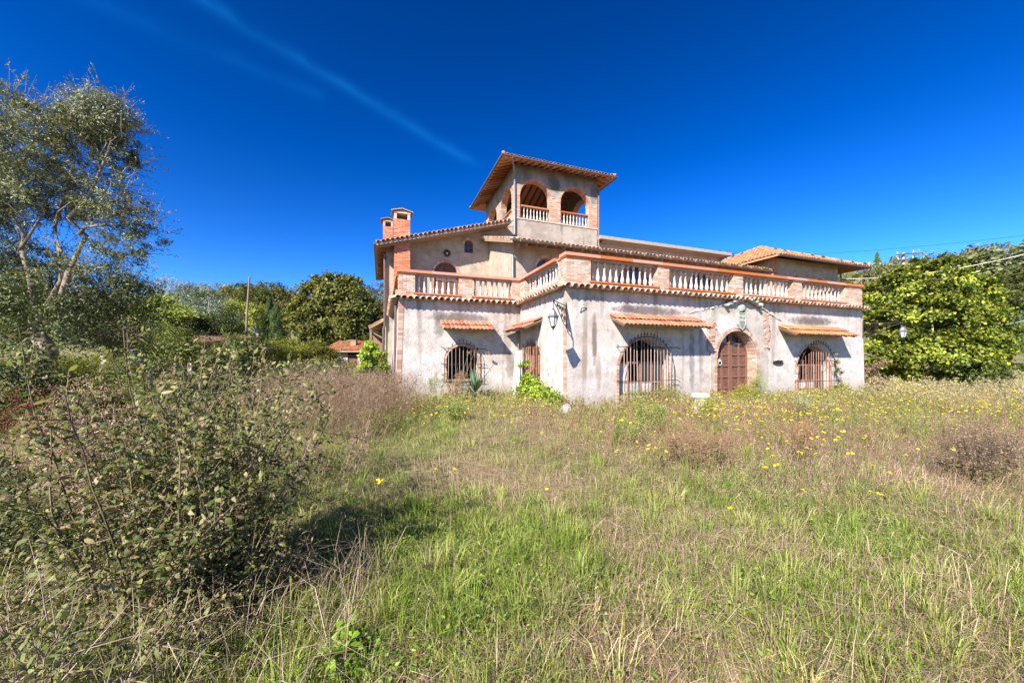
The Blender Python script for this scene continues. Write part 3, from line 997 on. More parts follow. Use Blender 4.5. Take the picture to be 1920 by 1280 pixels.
# ---- tiled awnings over the openings
def awning(frame, x0, x1, d, z_in, z_out, tint=(1.15, .86, .78)):
    root = bpy.data.objects.new('awning', None); link(root, villa)
    f = frame
    deck = MB()
    th = .022
    e_ = z_out + (z_in - z_out) * .06
    c = [f(x0 + .02, 0, z_in), f(x1 - .02, 0, z_in), f(x1 - .02, -d * .94, e_), f(x0 + .02, -d * .94, e_)]
    lowz = lambda p: (p[0], p[1], p[2] - th)
    deck.add(c + [lowz(p) for p in c], [(0, 1, 2, 3), (7, 6, 5, 4), (0, 4, 5, 1), (1, 5, 6, 2), (2, 6, 7, 3), (3, 7, 4, 0)])
    deck.build('awning_deck', M['board'], root)
    tl = MB()
    n = round((x1 - x0) / .15)
    step = (x1 - x0) / n
    for row in range(2):
        for i in range(n):
            xa = x0 + (i + .5) * step
            t0, t1 = row * .47 - .02, row * .47 + .56
            lift = .016 + (.0 if row else .042) + random.uniform(-.008, .008)
            g = random.uniform(.6, 1.2); c_ = tuple(q_ * g for q_ in tint)
            vs_, fs_ = [], []
            for t in (t0, t1):
                for kk in range(7):
                    a = math.pi * kk / 6
                    xx = xa + math.cos(a) * step * .5
                    zz = z_in + (z_out - z_in) * t + math.sin(a) * .05 + lift + (.014 if t == t1 else 0)
                    vs_.append(f(xx, -d * t, zz))
            m0 = len(vs_)
            for kk in range(7):
                p = vs_[7 + kk]; vs_.append((p[0], p[1], p[2] - .018))
            fs_ += [(kk, kk + 1, 8 + kk, 7 + kk) for kk in range(6)] + [(7 + kk, 8 + kk, m0 + kk + 1, m0 + kk) for kk in range(6)]
            tl.add(vs_, fs_, c_)
    tl.build('tile', M['tile'], root, kind='stuff')
    br = MB()
    for i in range(int((x1 - x0) / .5) + 1):
        x = x0 + .08 + (x1 - x0 - .16) * i / int((x1 - x0) / .5)
        br.beam(f(x, .02, z_in - .055), f(x, -d * .86, z_out - .01), .04, .05)
    br.build('awning_rafter', M['beam'], root)


awning(lambda x, d_, z: (x, LV + d_, z), -3.1, -1.22, .72, 2.80, 2.50)
awning(fr_front, 1.48, 4.92, .74, 2.80, 2.47)
awning(fr_front, 8.95, 12.5, .70, 2.68, 2.36, (1.2, .9, .62))
awning(lambda x, d_, z: (d_, x, z), 1.63, 3.62, .72, 2.82, 2.50)

# ---- portal trimmings: broken gable moulding, bare brick strips, crest, plaque
ped = bpy.data.objects.new('portal_gable', None); link(ped, villa)
apex = (7.05, 3.66)
for (x0, z0_, x1, z1_, n, base) in ((4.62, 3.04, 6.1, 3.36, 16, .022), (6.1, 3.36, *apex, 9, .15), (*apex, 7.75, 3.42, 7, .2), (7.75, 3.42, 9.12, 2.95, 15, .04)):
    L = math.hypot(x1 - x0, z1_ - z0_); ang = math.atan2(z1_ - z0_, x1 - x0)
    for i in range(n):
        t = (i + .5) / n
        w_ = L / n * random.uniform(.8, 1.15); h_ = random.uniform(.03, .05) if base < .1 else random.uniform(.05, .12); pr = base * random.uniform(.7, 1.25)
        me = MB().box((-w_ / 2, -pr, -h_ / 2), (w_ / 2, .03, h_ / 2), j=.014).mesh('moulding_piece', M['plaster'])
        inst('moulding_piece', me, ped, (x0 + (x1 - x0) * t, -.06 if 5.55 < x0 + (x1 - x0) * t < 8.3 else 0, z0_ + (z1_ - z0_) * t + random.uniform(-.012, .012)), (random.uniform(-.1, .1), -ang + random.uniform(-.08, .08), random.uniform(-.05, .05)))
mb = MB()
for (x0, x1, z0_, z1_) in ((5.44, 5.66, 1.85, 2.75), (8.12, 8.34, 1.9, 3.12)):
    z = z0_
    while z < z1_:
        x = x0 + random.uniform(-.05, .03)
        while x < x1:
            wd = random.uniform(.09, .17)
            if random.random() > .16: mb.box((x, -.085 + random.uniform(-.012, .012), z), (x + wd - .012, -.01, z + .052), brick_col(.2), j=.006)
            x += wd
        z += .066
mb.build('bare_brick', M['brick'], villa, kind='stuff')
MB().add([(x + random.uniform(-.02, .02), -.062, z) for x, z in ((5.40, 2.85), (5.40, 1.8), (5.56, 1.72), (5.7, 1.9), (5.69, 2.8), (5.55, 2.92))], [(0, 1, 2, 3, 4, 5)]).build('bare_mortar', M['mortar'], villa)
MB().add([(x, -.0625, z) for x, z in ((8.08, 3.15), (8.09, 1.95), (8.2, 1.82), (8.37, 1.9), (8.38, 3.1), (8.22, 3.2))], [(0, 1, 2, 3, 4, 5)]).build('bare_mortar', M['mortar'], villa)

crest = MB()
out = [(-.19, .30), (-.21, .05), (-.19, -.15), (-.10, -.30), (0, -.36), (.10, -.30), (.19, -.15), (.21, .05), (.19, .30), (.08, .26), (-.08, .26)]
n = len(out)
crest.add([(x, 0, z) for x, z in out] + [(x * 1.0, -.08, z) for x, z in out] + [(x * .84, -.085, z * .86) for x, z in out] + [(x * .82, -.06, z * .85) for x, z in out],
          [(i, (i + 1) % n, n + (i + 1) % n, n + i) for i in range(n)] + [(n + i, n + (i + 1) % n, 2 * n + (i + 1) % n, 2 * n + i) for i in range(n)] + [(2 * n + i, 2 * n + (i + 1) % n, 3 * n + (i + 1) % n, 3 * n + i) for i in range(n)] + [tuple(3 * n + i for i in range(n))])
for i in range(5):
    crest.box((-.13 + .012 * i, -.09, -.05 - i * .05), (.13 - .012 * i, -.055, -.025 - i * .05))
crest.box((-.13, -.085, .10), (-.02, -.055, .19)); crest.box((.03, -.085, .08), (.13, -.055, .2))
o = inst('crest', crest.mesh('crest', M['crest']), villa, (6.93, -.06, 2.86))
o['label'] = 'greenish stone coat of arms with striped shield above the arched door'
hm = MB().lathe([(.0, -.02), (.13, 0), (.17, .06), (.15, .13), (.17, .17), (.10, .24), (.0, .28)], 9)
hm.tube([(-.2, -.02, .02), (-.12, -.08, .10), (.05, -.1, .12), (.2, -.04, .06)], [.02, .05, .05, .02], 6).tube([(-.22, 0, -.02), (-.05, -.09, .01), (.16, -.05, .0)], [.02, .05, .02], 6)
inst('crest_helmet', hm.mesh('crest_helmet', M['crest'], True), villa, (6.93, -.10, 3.19), (0, 0, 0), (1, .6, .85))
MB().tube([(6.3, -.075, 2.48), (6.6, -.08, 2.56), (6.93, -.09, 2.53), (7.25, -.08, 2.56), (7.5, -.075, 2.36)], [.008, .012, .016, .012, .008], 5).build('lamp_wire', M['iron'], villa)
pl = MB().box((-.25, -.03, -.06), (.25, .02, .05)).tube([(-.25, -.03, -.03), (-.1, -.06, -.055), (.12, -.06, -.05), (.27, -.03, -.02)], .022, 6).tube([(-.22, -.04, .03), (-.05, -.05, .06), (.1, -.05, .05), (.2, -.04, .06)], .02, 6)
for i in range(4): pl.box((-.16 + i * .09, -.045, -.03), (-.11 + i * .09, -.028, .03))
o = inst('wall_plaque', pl.mesh('wall_plaque', M['iron']), villa, (8.93, 0, 1.36))
hook = MB().tube([(0, -.01, -.12), (.01, -.06, 0), (.1, -.05, .015), (.2, -.02, .03), (.24, .01, .0)], .012, 5)
inst('wall_hook', hook.mesh('wall_hook', M['iron']), villa, (.46, 0, 2.98))

# ------------------------------------------------------------------ upper storey
# rear left block with a sloping gable wall
AE_Z, AE_U, ASL = 6.86, -5.31, .285
az = lambda u: AE_Z + ASL * (u - AE_U)
AD = (-1.91, 1.22, FZ, 5.9); AWN = (-.695, .47, 7.12, 7.56)
wall(fr_A, [(AU, -.4), (1.93, -.4), (1.93, az(1.93) - .08), (AU, az(AU) - .08)], [arch(*AD), arch(*AWN)], .35, M['upper'])
MB().box((AU, AV + .351, -.4), (AU + .35, AV + 6.5, az(AU) - .09)).build('wall', M['upper'], villa)
MB().box((AU + .36, AV + 6.2, FZ), (7.2, AV + 6.5, az(AU))).build('wall', M['upper'], villa)
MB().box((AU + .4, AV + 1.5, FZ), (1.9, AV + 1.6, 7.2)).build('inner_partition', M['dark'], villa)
# block under the lean-to roof
BV, BU = 5.6, .42
BE_Z, BE_V, BSL = 6.40, 4.6, .32
bz = lambda v: BE_Z + BSL * (v - BE_V)
BH = [arch(2.05, 1.1, FZ, 5.55), arch(6.9, 2.1, FZ, 5.15), arch(11.3, 2.1, FZ, 5.15)]
wall(fr_B, [(BU, FZ - .1), (15.4, FZ - .1), (15.4, bz(BV) - .07), (BU, bz(BV) - .07)], BH, .3, M['upper'])
wall(lambda x, d, z: (BU + d, x, z), [(BV + .301, FZ - .1), (AV - .002, FZ - .1), (AV - .002, bz(AV) - .07), (BV + .301, bz(BV + .301) - .07)], [], .3, M['upper'])
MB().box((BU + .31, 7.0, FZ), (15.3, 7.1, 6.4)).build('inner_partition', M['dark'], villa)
# projecting block at the right end
CU0, CU1, CV = 15.42, 21.1, 4.6
wall(fr_C, [(CU0, -.4), (CU1, -.4), (CU1, 7.12), (CU0, 7.12)], [arch(17.2, 1.0, 3.7, 5.75), arch(19.4, 1.0, 3.7, 5.75)], .3, M['upper'])
MB().box((CU0, CV + .301, -.4), (CU0 + .3, 11.4, 7.12)).box((CU1 - .3, CV + .301, -.4), (CU1, 11.4, 7.12)).build('wall', M['upper'], villa)
MB().box((CU0, 11.41, -.4), (CU1, 11.7, 7.12)).build('wall', M['upper'], villa)
quoinC = MB(); brick_face(quoinC, (CU0, CV - .001, 3.7), (1, 0, 0), (0, -1, 0), .4, 3.4, .1, tint=(1, .75, .6)); quoinC.build('quoin_brick', M['brick'], villa, kind='stuff')
# flat-roofed block beside the tower
D0, D1, DV = 7.27, 18.0, 9.2
MB().box((D0, DV + .5, 7.0), (D1 - .3, DV + 5, 8.68)).build('wall', M['upper'], villa)
slab = MB().box((D0 - .0, DV, 8.69), (D1, DV + 5.4, 8.89))
slab.add([(D0 + .3, DV + .12, 8.688), (D1 - .1, DV + .12, 8.688), (D1 - .25, DV + .49, 8.55), (D0 + .3, DV + .49, 8.55), ], [(3, 2, 1, 0)])
slab.build('roof_slab', M['concrete'], villa)


def opening_fill(parent_name, uc, v, w, zb, zs, rise, mat_wood, ring_white=True, glazed=True, ringn=18, louv=False):
    root = bpy.data.objects.new(parent_name, None); link(root, villa)
    r = w / 2
    ring(root, uc, v + .002, r, zs, ringn, .12, .03, rise / r)
    jamb(root, uc - r - .06, v + .002, zb + .9, zs, .12, .1)
    jamb(root, uc + r + .06, v + .002, zb + .9, zs, .12, .1)
    y = v + .16
    N = 14
    f = MB(); g = MB()
    top = lambda x: zs + rise * math.sqrt(max(0, 1 - ((x - uc) / r) ** 2))
    for i in range(N):
        x0 = uc - r + w * i / N; x1 = x0 + w / N
        g.add([(x0, y, zb), (x1, y, zb), (x1, y, top(x1)), (x0, y, top(x0))], [(0, 1, 2, 3)])
        f.add([(x0, y - .04, top(x0) - .08), (x1, y - .04, top(x1) - .08), (x1, y - .04, top(x1)), (x0, y - .04, top(x0))], [(0, 1, 2, 3)])
    nv = 2 if w < 1.3 else 4
    for i in range(nv + 1):
        x = uc - r + w * i / nv
        xx = min(max(x, uc - r + .04), uc + r - .04)
        f.box((xx - .035, y - .045, zb), (xx + .035, y - .005, top(xx) - .01))
    for z in (zb + .1, zb + .9, zs - .35, zs + .05):
        f.box((uc - r + .01, y - .043, z), (uc + r - .01, y - .007, z + .06))
    g.build('pane', M['glass'] if glazed else mat_wood, root)
    f.build('door_frame', mat_wood, root)


opening_fill('terrace_door', AD[0], AV, AD[1], FZ, AD[3], AD[1] / 2, M['wood'], glazed=False)
opening_fill('attic_window', AWN[0], AV, AWN[1], AWN[2], AWN[3], AWN[1] / 2, M['wood'], ringn=9)
for (uc_, w_, zs_) in ((2.05, 1.1, 5.55), (6.9, 2.1, 5.15), (11.3, 2.1, 5.15)):
    opening_fill('terrace_door', uc_, BV, w_, FZ, zs_, w_ / 2, M['frame'])
for uc_ in (17.2, 19.4): opening_fill('terrace_door', uc_, CV, 1.0, 3.7, 5.75, .5, M['frame'])
# round iron sun above the terrace door
ro = MB().lathe([(0, 0), (.17, 0), (.17, .03), (.11, .05), (.08, .03), (.0, .03)], 14)
for i in range(14):
    a = 2 * math.pi * i / 14
    ro.tube([(math.cos(a) * .15, math.sin(a) * .15, .02), (math.cos(a) * .25, math.sin(a) * .25, .03)], [.02, .004], 4)
inst('round_vent', ro.mesh('round_vent', M['iron']), villa, (-1.86, AV, 6.98), (R(90), 0, 0))
inst('vent_cap', MB().lathe([(0, 0), (.06, .0), (.05, .06), (0, .08)], 10).mesh('vent_cap', M['plaster'], True), villa, (-1.86, AV - .03, 6.96), (R(90), 0, 0))


# ---- roofs
def tile_plane(mb, org, ex, ey, w, l, keep=None, sp=.21, tl=.36, r0=.085, jit=.012, tint=(1, 1, 1), lich=.2):
    """rows of cover tiles on a slope: org lower-left corner, ex along the eave, ey up the slope"""
    org, ex, ey = Vector(org), Vector(ex).normalized(), Vector(ey).normalized()
    nn = ex.cross(ey).normalized()
    nx_, ny_ = int(w / sp), int(l / tl) + 1
    for r_ in range(ny_):
        for c_ in range(nx_ + 1):
            x = c_ * sp + (w - nx_ * sp) / 2 + random.uniform(-jit, jit); y = r_ * tl + random.uniform(-jit, jit)
            if keep and not keep(x, y + tl * .3): continue
            L = min(tl * 1.18, l - y)
            if L < .1: continue
            lift = .012 + random.uniform(0, .014); tw = random.uniform(-.02, .02)
            vs_, fs_ = [], []
            for (yy, rr, lf) in ((y, r0 * 1.08, lift + .018), (y + L, r0 * .92, lift)):
                for kk in range(6):
                    a = math.pi * kk / 5
                    vs_.append(org + ex * (x + math.cos(a) * rr + tw * (yy - y)) + ey * yy + nn * (math.sin(a) * rr * .85 + lf))
            for kk in range(6): vs_.append(vs_[kk] - nn * .02 * (1 if 0 < kk < 5 else .2))
            fs_ = [(kk + 1, kk, 6 + kk, 7 + kk) for kk in range(5)] + [(kk, kk + 1, 13 + kk, 12 + kk) for kk in range(5)]
            g = random.uniform(.7, 1.25)
            cc = (1.0 * g, .95 * g, .9 * g) if random.random() > lich else (.95 * g, 1.15 * g, 1.1 * g)
            mb.add(vs_, fs_, tuple(a_ * b_ for a_, b_ in zip(cc, tint)))


def slab_poly(mb, pts, th):
    n = len(pts)
    mb.add([tuple(p) for p in pts] + [(p[0], p[1], p[2] - th) for p in pts],
           [tuple(range(n)), tuple(range(2 * n - 1, n - 1, -1))] + [(i, n + i, n + (i + 1) % n, (i + 1) % n) for i in range(n)])


# rear left roof
roofA = bpy.data.objects.new('roof', None); link(roofA, villa)
V0, V1 = 8.5, 16.6
dk = MB()
slab_poly(dk, [(AE_U, V0, az(AE_U)), (1.42, V0, az(1.42)), (1.42, AV - .01, az(1.42)), (1.92, AV - .01, az(1.92)), (1.92, V1, az(1.92)), (AE_U, V1, az(AE_U))], .07)
dk.build('roof_deck', M['board'], roofA)
tl_ = MB()
tile_plane(tl_, (AE_U, V1, az(AE_U)), (0, -1, 0), (1, 0, ASL), V1 - V0, 6.95, keep=lambda x, y: x < 7.0 or y < 6.8, lich=.45, tint=(.9, .95, .95))
tl_.build('tile', M['tile'], roofA, kind='stuff')
bb = MB(); bb.beam((AE_U, V0 + .03, az(AE_U) - .07), (1.38, V0 + .03, az(1.38) - .07), .05, .09); bb.build('barge_board', M['mortar'], roofA)
for i in range(31):
    u_ = AE_U + .1 + i * .213; inst('tile', cover, roofA, (u_, V0 + .28, az(u_) + .03), (R(5), random.uniform(-.04, .04) - math.atan(ASL), random.uniform(-.05, .05)))
raf = MB().beam((0, 0, 0), (1.35, 0, 1.35 * ASL), .07, .10).mesh('rafter', M['beam'])
for i in range(20): inst('rafter', raf, roofA, (AE_U + .05, V0 + .25 + i * .4, az(AE_U + .05) - .125))
MB().tube([(AE_U - .05, V0 - .02, AE_Z - .03), (AE_U - .05, V1, AE_Z - .06)], .06, 8).build('gutter', M['metal'], roofA)
# lean-to roof
roofB = bpy.data.objects.new('roof', None); link(roofB, villa)
dk = MB(); slab_poly(dk, [(0, BE_V, bz(BE_V)), (15.3, BE_V, bz(BE_V)), (15.3, AV + .2, bz(AV + .2)), (7.2, AV + .2, bz(AV + .2)), (7.2, AV - .004, bz(AV)), (0, AV - .004, bz(AV))], .07)
dk.build('roof_deck', M['board'], roofB)
tl_ = MB(); tile_plane(tl_, (0, BE_V, bz(BE_V)), (1, 0, 0), (0, 1, BSL), 15.3, 5.3, keep=lambda x, y: y < 5.0 or x > 7.3, tint=(1.05, 1, .9), lich=.35)
tl_.build('tile', M['tile'], roofB, kind='stuff')
bb = MB(); bb.beam((.03, BE_V, bz(BE_V) - .07), (.03, AV - .02, bz(AV) - .07), .05, .12); bb.build('barge_board', M['board'], roofB)
for i in range(23): inst('tile', cover, roofB, (.3, BE_V + .12 + i * .213, bz(BE_V + .12 + i * .213) + .05), (R(6), random.uniform(-.04, .04) + R(0), -math.pi / 2 + random.uniform(-.04, .04)))
rafv = MB().beam((0, 0, 0), (0, 1.2, 1.2 * BSL), .07, .10).mesh('rafter', M['beam'])
for i in range(34): inst('rafter', rafv, roofB, (.22 + i * .445, BE_V + .05, bz(BE_V + .05) - .125))
MB().tube([(-.02, BE_V - .06, BE_Z - .02), (15.2, BE_V - .06, BE_Z - .07)], .065, 8).build('gutter', M['metal'], roofB)
gb = MB().beam((0, -.14, -.02), (0, .03, .02), .02, .03).beam((0, -.14, -.02), (0, -.14, -.12), .02, .02, up=(1, 0, 0)).mesh('gutter_bracket', M['board'])
for i in range(20): inst('gutter_bracket', gb, roofB, (.3 + i * .78, BE_V, BE_Z + .03))
MB().tube([(.33, BE_V, BE_Z - .1), (.35, BV - .08, BE_Z - .35), (.35, BV - .08, FZ)], .045, 7).build('downpipe', M['zinc'], roofB)


def hip_roof(root, u0, u1, v0, v1, ze, apex, th=.08, tint=(1, 1, 1), lich=.2):
    A = Vector(apex)
    cs = [Vector((u0, v0, ze)), Vector((u1, v0, ze)), Vector((u1, v1, ze)), Vector((u0, v1, ze))]
    dk = MB()
    pts = cs + [A]
    dk.add([tuple(p) for p in pts] + [(p.x, p.y, p.z - th) for p in pts], [(0, 1, 4), (1, 2, 4), (2, 3, 4), (3, 0, 4), (6, 5, 9), (7, 6, 9), (8, 7, 9), (5, 8, 9)] + [(i, 5 + i, 5 + (i + 1) % 4, (i + 1) % 4) for i in range(4)])
    dk.build('roof_deck', M['soffit'], root)
    tl = MB()
    for i in range(4):
        a, b_ = cs[i], cs[(i + 1) % 4]
        ex = (b_ - a).normalized(); w = (b_ - a).length
        t = (A - a).dot(ex); foot = a + ex * t
        ey = (A - foot); l = ey.length
        kp = lambda x, y, t=t, l=l, w=w: y < l and x > t * y / l - .05 and x < w - (w - t) * y / l + .05
        tile_plane(tl, a, ex, ey, w, l, keep=kp, tint=tint, lich=lich)
        # hip ridge
        n = int((A - a).length / .4); d = (A - a) / n
        for q_ in range(n):
            p0 = a + d * q_ + Vector((0, 0, .07)); p1 = p0 + d * 1.1
            g = random.uniform(.8, 1.3)
            tl.tube([p0 + Vector((0, 0, .015)), p1], [.095, .08], 7, (g * tint[0], g * tint[1], g * tint[2]))
    tl.build('tile', M['tile'], root, kind='stuff')


# right-hand hip roof
roofC = bpy.data.objects.new('roof', None); link(roofC, villa)
hip_roof(roofC, 14.66, 22.7, 3.85, 12.2, 7.02, (19.1, 8.0, 8.98), tint=(1.15, .98, .8), lich=.15)
MB().tube([(14.7, 3.79, 6.98), (22.75, 3.79, 6.96)], .06, 8).build('gutter', M['metal'], roofC)
MB().tube([(CU1 + .1, CV - .1, 6.9), (CU1 + .1, CV - .1, 6.3), (CU1 + .6, CV - .1, 6.3)], .05, 7).build('downpipe', M['metal'], roofC)

# ---- belvedere tower
TU0, TU1, TV0, TV1 = 1.93, 7.25, 9.5, 15.4
TZ0, TFL, TEZ = 7.3, 9.2, 12.23
tower = bpy.data.objects.new('belvedere', None); link(tower, villa)
t_walls = [
    (lambda x, d, z: (x, TV0 + d, z), TU0, TU1, [(3.145, 1.85), (5.71, 1.90)]),
    (lambda x, d, z: (x, TV1 - d, z), TU0, TU1, [(3.145, 1.85), (5.71, 1.90)]),
    (lambda x, d, z: (TU0 + d, x, z), TV0 + .362, TV1 - .362, [(11.05, 2.0), (13.85, 2.0)]),
    (lambda x, d, z: (TU1 - d, x, z), TV0 + .362, TV1 - .362, [(11.05, 2.0), (13.85, 2.0)])]
ZS = 10.62
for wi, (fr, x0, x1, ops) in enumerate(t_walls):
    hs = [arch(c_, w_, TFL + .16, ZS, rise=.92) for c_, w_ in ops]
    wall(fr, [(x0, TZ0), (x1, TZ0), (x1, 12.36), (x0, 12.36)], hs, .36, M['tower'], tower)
MB().box((TU0 + .365, TV0 + .365, TFL - .25), (TU1 - .365, TV1 - .365, TFL)).build('tower_floor', M['floor'], tower)
# brick facing of the piers, up to the springing, and arch edges
mb = MB()
for (x0, x1) in ((TU0, 2.22), (4.07, 4.76), (6.66, TU1)):
    brick_face(mb, (x0, TV0 - .001, TFL + .17), (1, 0, 0), (0, -1, 0), x1 - x0, 1.43 + (.0 if x0 > 2 else .45), .12, tint=(1.06, 1.1, 1.08))
for c_, w_ in t_walls[0][3]:
    for sx in (-1, 1):
        pass
for (y0, y1) in ((TV0, 10.05), (12.05, 12.85), (14.85, TV1)):
    brick_face(mb, (TU0 - .001, y1, TFL + .17), (0, -1, 0), (-1, 0, 0), y1 - y0, 1.9, .12, tint=(1.06, 1.1, 1.08))
for (fr, x0, x1, ops) in t_walls:
    for c_, w_ in ops:
        r_ = w_ / 2
        for i in range(26):
            a0_, a1_ = math.pi * i / 26 + .012, math.pi * (i + 1) / 26 - .012
            pts = []
            for (rr, zz) in ((r_ - .004, .916), (r_ + .10, 1.02)):
                for aa in (a0_, a1_):
                    for d in (-.016, .375):
                        pts.append(fr(c_ + rr * math.cos(aa), d, ZS + zz * math.sin(aa)))
            mb.add(pts, [(0, 2, 6, 4), (1, 5, 7, 3), (0, 1, 3, 2), (4, 6, 7, 5)], tuple(q * f_ for q, f_ in zip(brick_col(.08), (.98, .88, .78))))
mb.build('brick', M['brick'], tower, kind='stuff')
band = MB().box((TU0 - .03, TV0 - .035, TFL + .10), (TU1 + .03, TV0 - .003, TFL + .165)).box((TU0 - .035, TV0, TFL + .10), (TU0 - .003, TV1, TFL + .165))
band.build('string_course', M['brick1'], tower)
TB = baluster_mesh(.70)
for (fr, x0, x1, ops) in t_walls:
    for c_, w_ in ops:
        n = 9
        for i in range(n):
            x = c_ - w_ / 2 + w_ * (i + .5) / n
            inst('baluster', TB, tower, fr(x, .17, TFL + .162), (random.gauss(0, .01), random.gauss(0, .01), 0))
        a, b_ = fr(c_ - w_ / 2 + .002, .05, TFL + .865), fr(c_ + w_ / 2 - .002, .29, TFL + .945)
        MB().box(tuple(min(p, q_) for p, q_ in zip(a, b_)), tuple(max(p, q_) for p, q_ in zip(a, b_))).build('hand_rail', M['cap'], tower)
roofT = bpy.data.objects.new('roof', None); link(roofT, villa)
EU0, EU1, EV0, EV1 = .98, 8.05, 8.75, 16.15
AP = (4.52, 12.45, 13.55)
hip_roof(roofT, EU0, EU1, EV0, EV1, 12.30, AP, tint=(1, .95, .9), lich=.4)
slU = (AP[2] - 12.30) / (AP[0] - EU0); slV = (AP[2] - 12.30) / (AP[1] - EV0)
rl = MB().beam((0, 0, 0), (1.5, 0, 1.5 * slU), .08, .11).mesh('rafter', M['beam'])
rv = MB().beam((0, 0, 0), (0, 1.4, 1.4 * slV), .08, .11).mesh('rafter', M['beam'])
rr_ = MB().beam((0, 0, 0), (-1.5, 0, 1.5 * slU), .08, .11).mesh('rafter', M['beam'])
for i in range(20):
    k_ = min(1, (.12 + min(i, 19 - i) * .34) / 1.5); inst('rafter', rl, roofT, (EU0 + .04, EV0 + .2 + i * .37, 12.30 - .135), sc=(k_, 1, k_))
for i in range(18):
    k_ = min(1, (.22 + min(i, 17 - i) * .36) / 1.4); inst('rafter', rv, roofT, (EU0 + .35 + i * .385, EV0 + .04, 12.30 - .135), sc=(1, k_, k_))
for i in range(20):
    k_ = min(1, (.12 + min(i, 19 - i) * .34) / 1.5); inst('rafter', rr_, roofT, (EU1 - .04, EV0 + .2 + i * .37, 12.30 - .135), sc=(k_, 1, k_))
hb = MB()
for (x, y) in ((EU0 + .9, EV0 + .9), (EU1 - .9, EV0 + .9), (EU0 + .9, EV1 - .9), (EU1 - .9, EV1 - .9)):
    hb.beam((x, y, 12.30 + .9 * slU - .2), (AP[0], AP[1], AP[2] - .2), .14, .18)
hb.build('hip_beam', M['wood'], roofT)
inn = MB()
zroof = lambda u, v: 12.30 + min(slU * min(u - EU0, EU1 - u), slV * min(v - EV0, EV1 - v))
cu, cv = AP[0], AP[1]
for i in range(11):
    s_ = -1 + 2 * (i + .5) / 11
    v_ = cv + s_ * (TV1 - TV0) / 2 * .96; u_ = cu + s_ * (TU1 - TU0) / 2 * .96
    for sg in (-1, 1):
        ua = cu + sg * (TU1 - TU0) / 2 * .93; ub = cu + sg * (TU1 - TU0) / 2 * abs(s_)
        inn.beam((ua, v_, zroof(ua, v_) - .14), (ub, v_, zroof(ub, v_) - .14), .08, .10)
        va_ = cv + sg * (TV1 - TV0) / 2 * .93; vb_ = cv + sg * (TV1 - TV0) / 2 * abs(s_)
        inn.beam((u_, va_, zroof(u_, va_) - .14), (u_, vb_, zroof(u_, vb_) - .14), .08, .10)
inn.build('inner_rafter', M['wood'], roofT, kind='stuff')
gt = MB().tube([(EU0 - .05, EV1, 12.25), (EU0 - .05, EV0 - .05, 12.27), (EU1 + .05, EV0 - .05, 12.25), (EU1 + .05, EV1, 12.23)], .055, 8)
gt.build('gutter', M['metal'], roofT)
MB().tube([(EU0 + .5, EV0 - .05, 12.2), (TU0 - .06, TV0 - .1, 11.75), (TU0 - .06, TV0 - .1, bz(AV) + .2)], .045, 7).build('downpipe', M['zinc'], tower)
MB().tube([(EU1 - .25, EV0 - .05, 12.2), (TU1 + .06, TV0 - .06, 11.7), (TU1 + .06, TV0 - .06, bz(AV) + .1)], .05, 7).build('downpipe', M['pipe'], tower)


# ---- chimneys
def chimney(u, v, w, d, z0, z1):
    root = bpy.data.objects.new('chimney', None); link(root, villa)
    core, mbk = pier(root, u, v, u + w, v + d, z0, z1 - .42, .06, tint=(1.1, .74, .56), sides='flr', name='shaft')
    mbk.build('brick', M['brick'], root, kind='stuff')
    hd = MB(); e = .0
    for (x0, x1) in ((u, u + .12), (u + w - .12, u + w)):
        hd.box((x0, v, z1 - .42), (x1, v + d, z1 - .14))
    hd.box((u + .121, v + d - .1, z1 - .42), (u + w - .121, v + d, z1 - .14))
    hd.box((u - .02, v - .02, z1 - .139), (u + w + .02, v + d + .02, z1 - .08)); hd.build('hood', M['brick1'], root)
    cp = MB(); um = u + w / 2
    for s_ in (-1, 1):
        a = Vector((um, v - .09, z1 + .06)); b_ = Vector((um + s_ * (w / 2 + .13), v - .09, z1 - .07)); dv = Vector((0, d + .18, 0))
        up = Vector((0, 0, .035))
        cp.add([a, b_, b_ + dv, a + dv, a + up, b_ + up, b_ + dv + up, a + dv + up], [(0, 1, 2, 3), (7, 6, 5, 4), (0, 4, 5, 1), (1, 5, 6, 2), (2, 6, 7, 3)])
    cp.add([(u - .01, v, z1 - .08), (u + w + .01, v, z1 - .08), (um, v, z1 + .05)], [(0, 1, 2)])
    cp.build('chimney_cap', M['tile1'], root)


chimney(-4.5, 8.79, .74, .70, 3.4, 8.62)
chimney(-4.98, 12.6, .55, .6, 6.9, 9.5)

# rainwater pipes of the left corner, lean-to at the rear left
MB().tube([(AU - .06, AV - .1, 6.6), (AU - .06, AV - .1, 3.1), (AU - .12, AV - .1, 2.9), (AU - .12, AV - .1, 0)], .06, 7).build('downpipe', M['pipe'], villa)
MB().tube([(LU - .09, LV + .5, 3.4), (LU - .13, LV + .5, 0)], .045, 7).build('downpipe', M['pipe'], villa)
shed = bpy.data.objects.new('lean_to', None); link(shed, villa)
dk = MB(); slab_poly(dk, [(-5.72, 12.6, 3.25), (AU - .02, 12.6, 3.75), (AU - .02, 17, 3.75), (-5.72, 17, 3.25)], .08); dk.build('roof_deck', M['board'], shed)
tl_ = MB(); tile_plane(tl_, (-5.72, 17, 3.25), (0, -1, 0), (.84, 0, .5), 4.4, .97); tl_.build('tile', M['tile'], shed, kind='stuff')
MB().beam((-5.64, 12.7, 0), (-5.64, 12.7, 3.2), .12, .12, up=(1, 0, 0)).beam((-5.64, 12.75, 3.05), (AU, 12.75, 2.6), .08, .08).build('post', M['polewood'], shed)
MB().box((-5.6, 16.5, 0), (AU - .02, 16.6, 3.2)).build('shed_wall', M['frame'], shed)


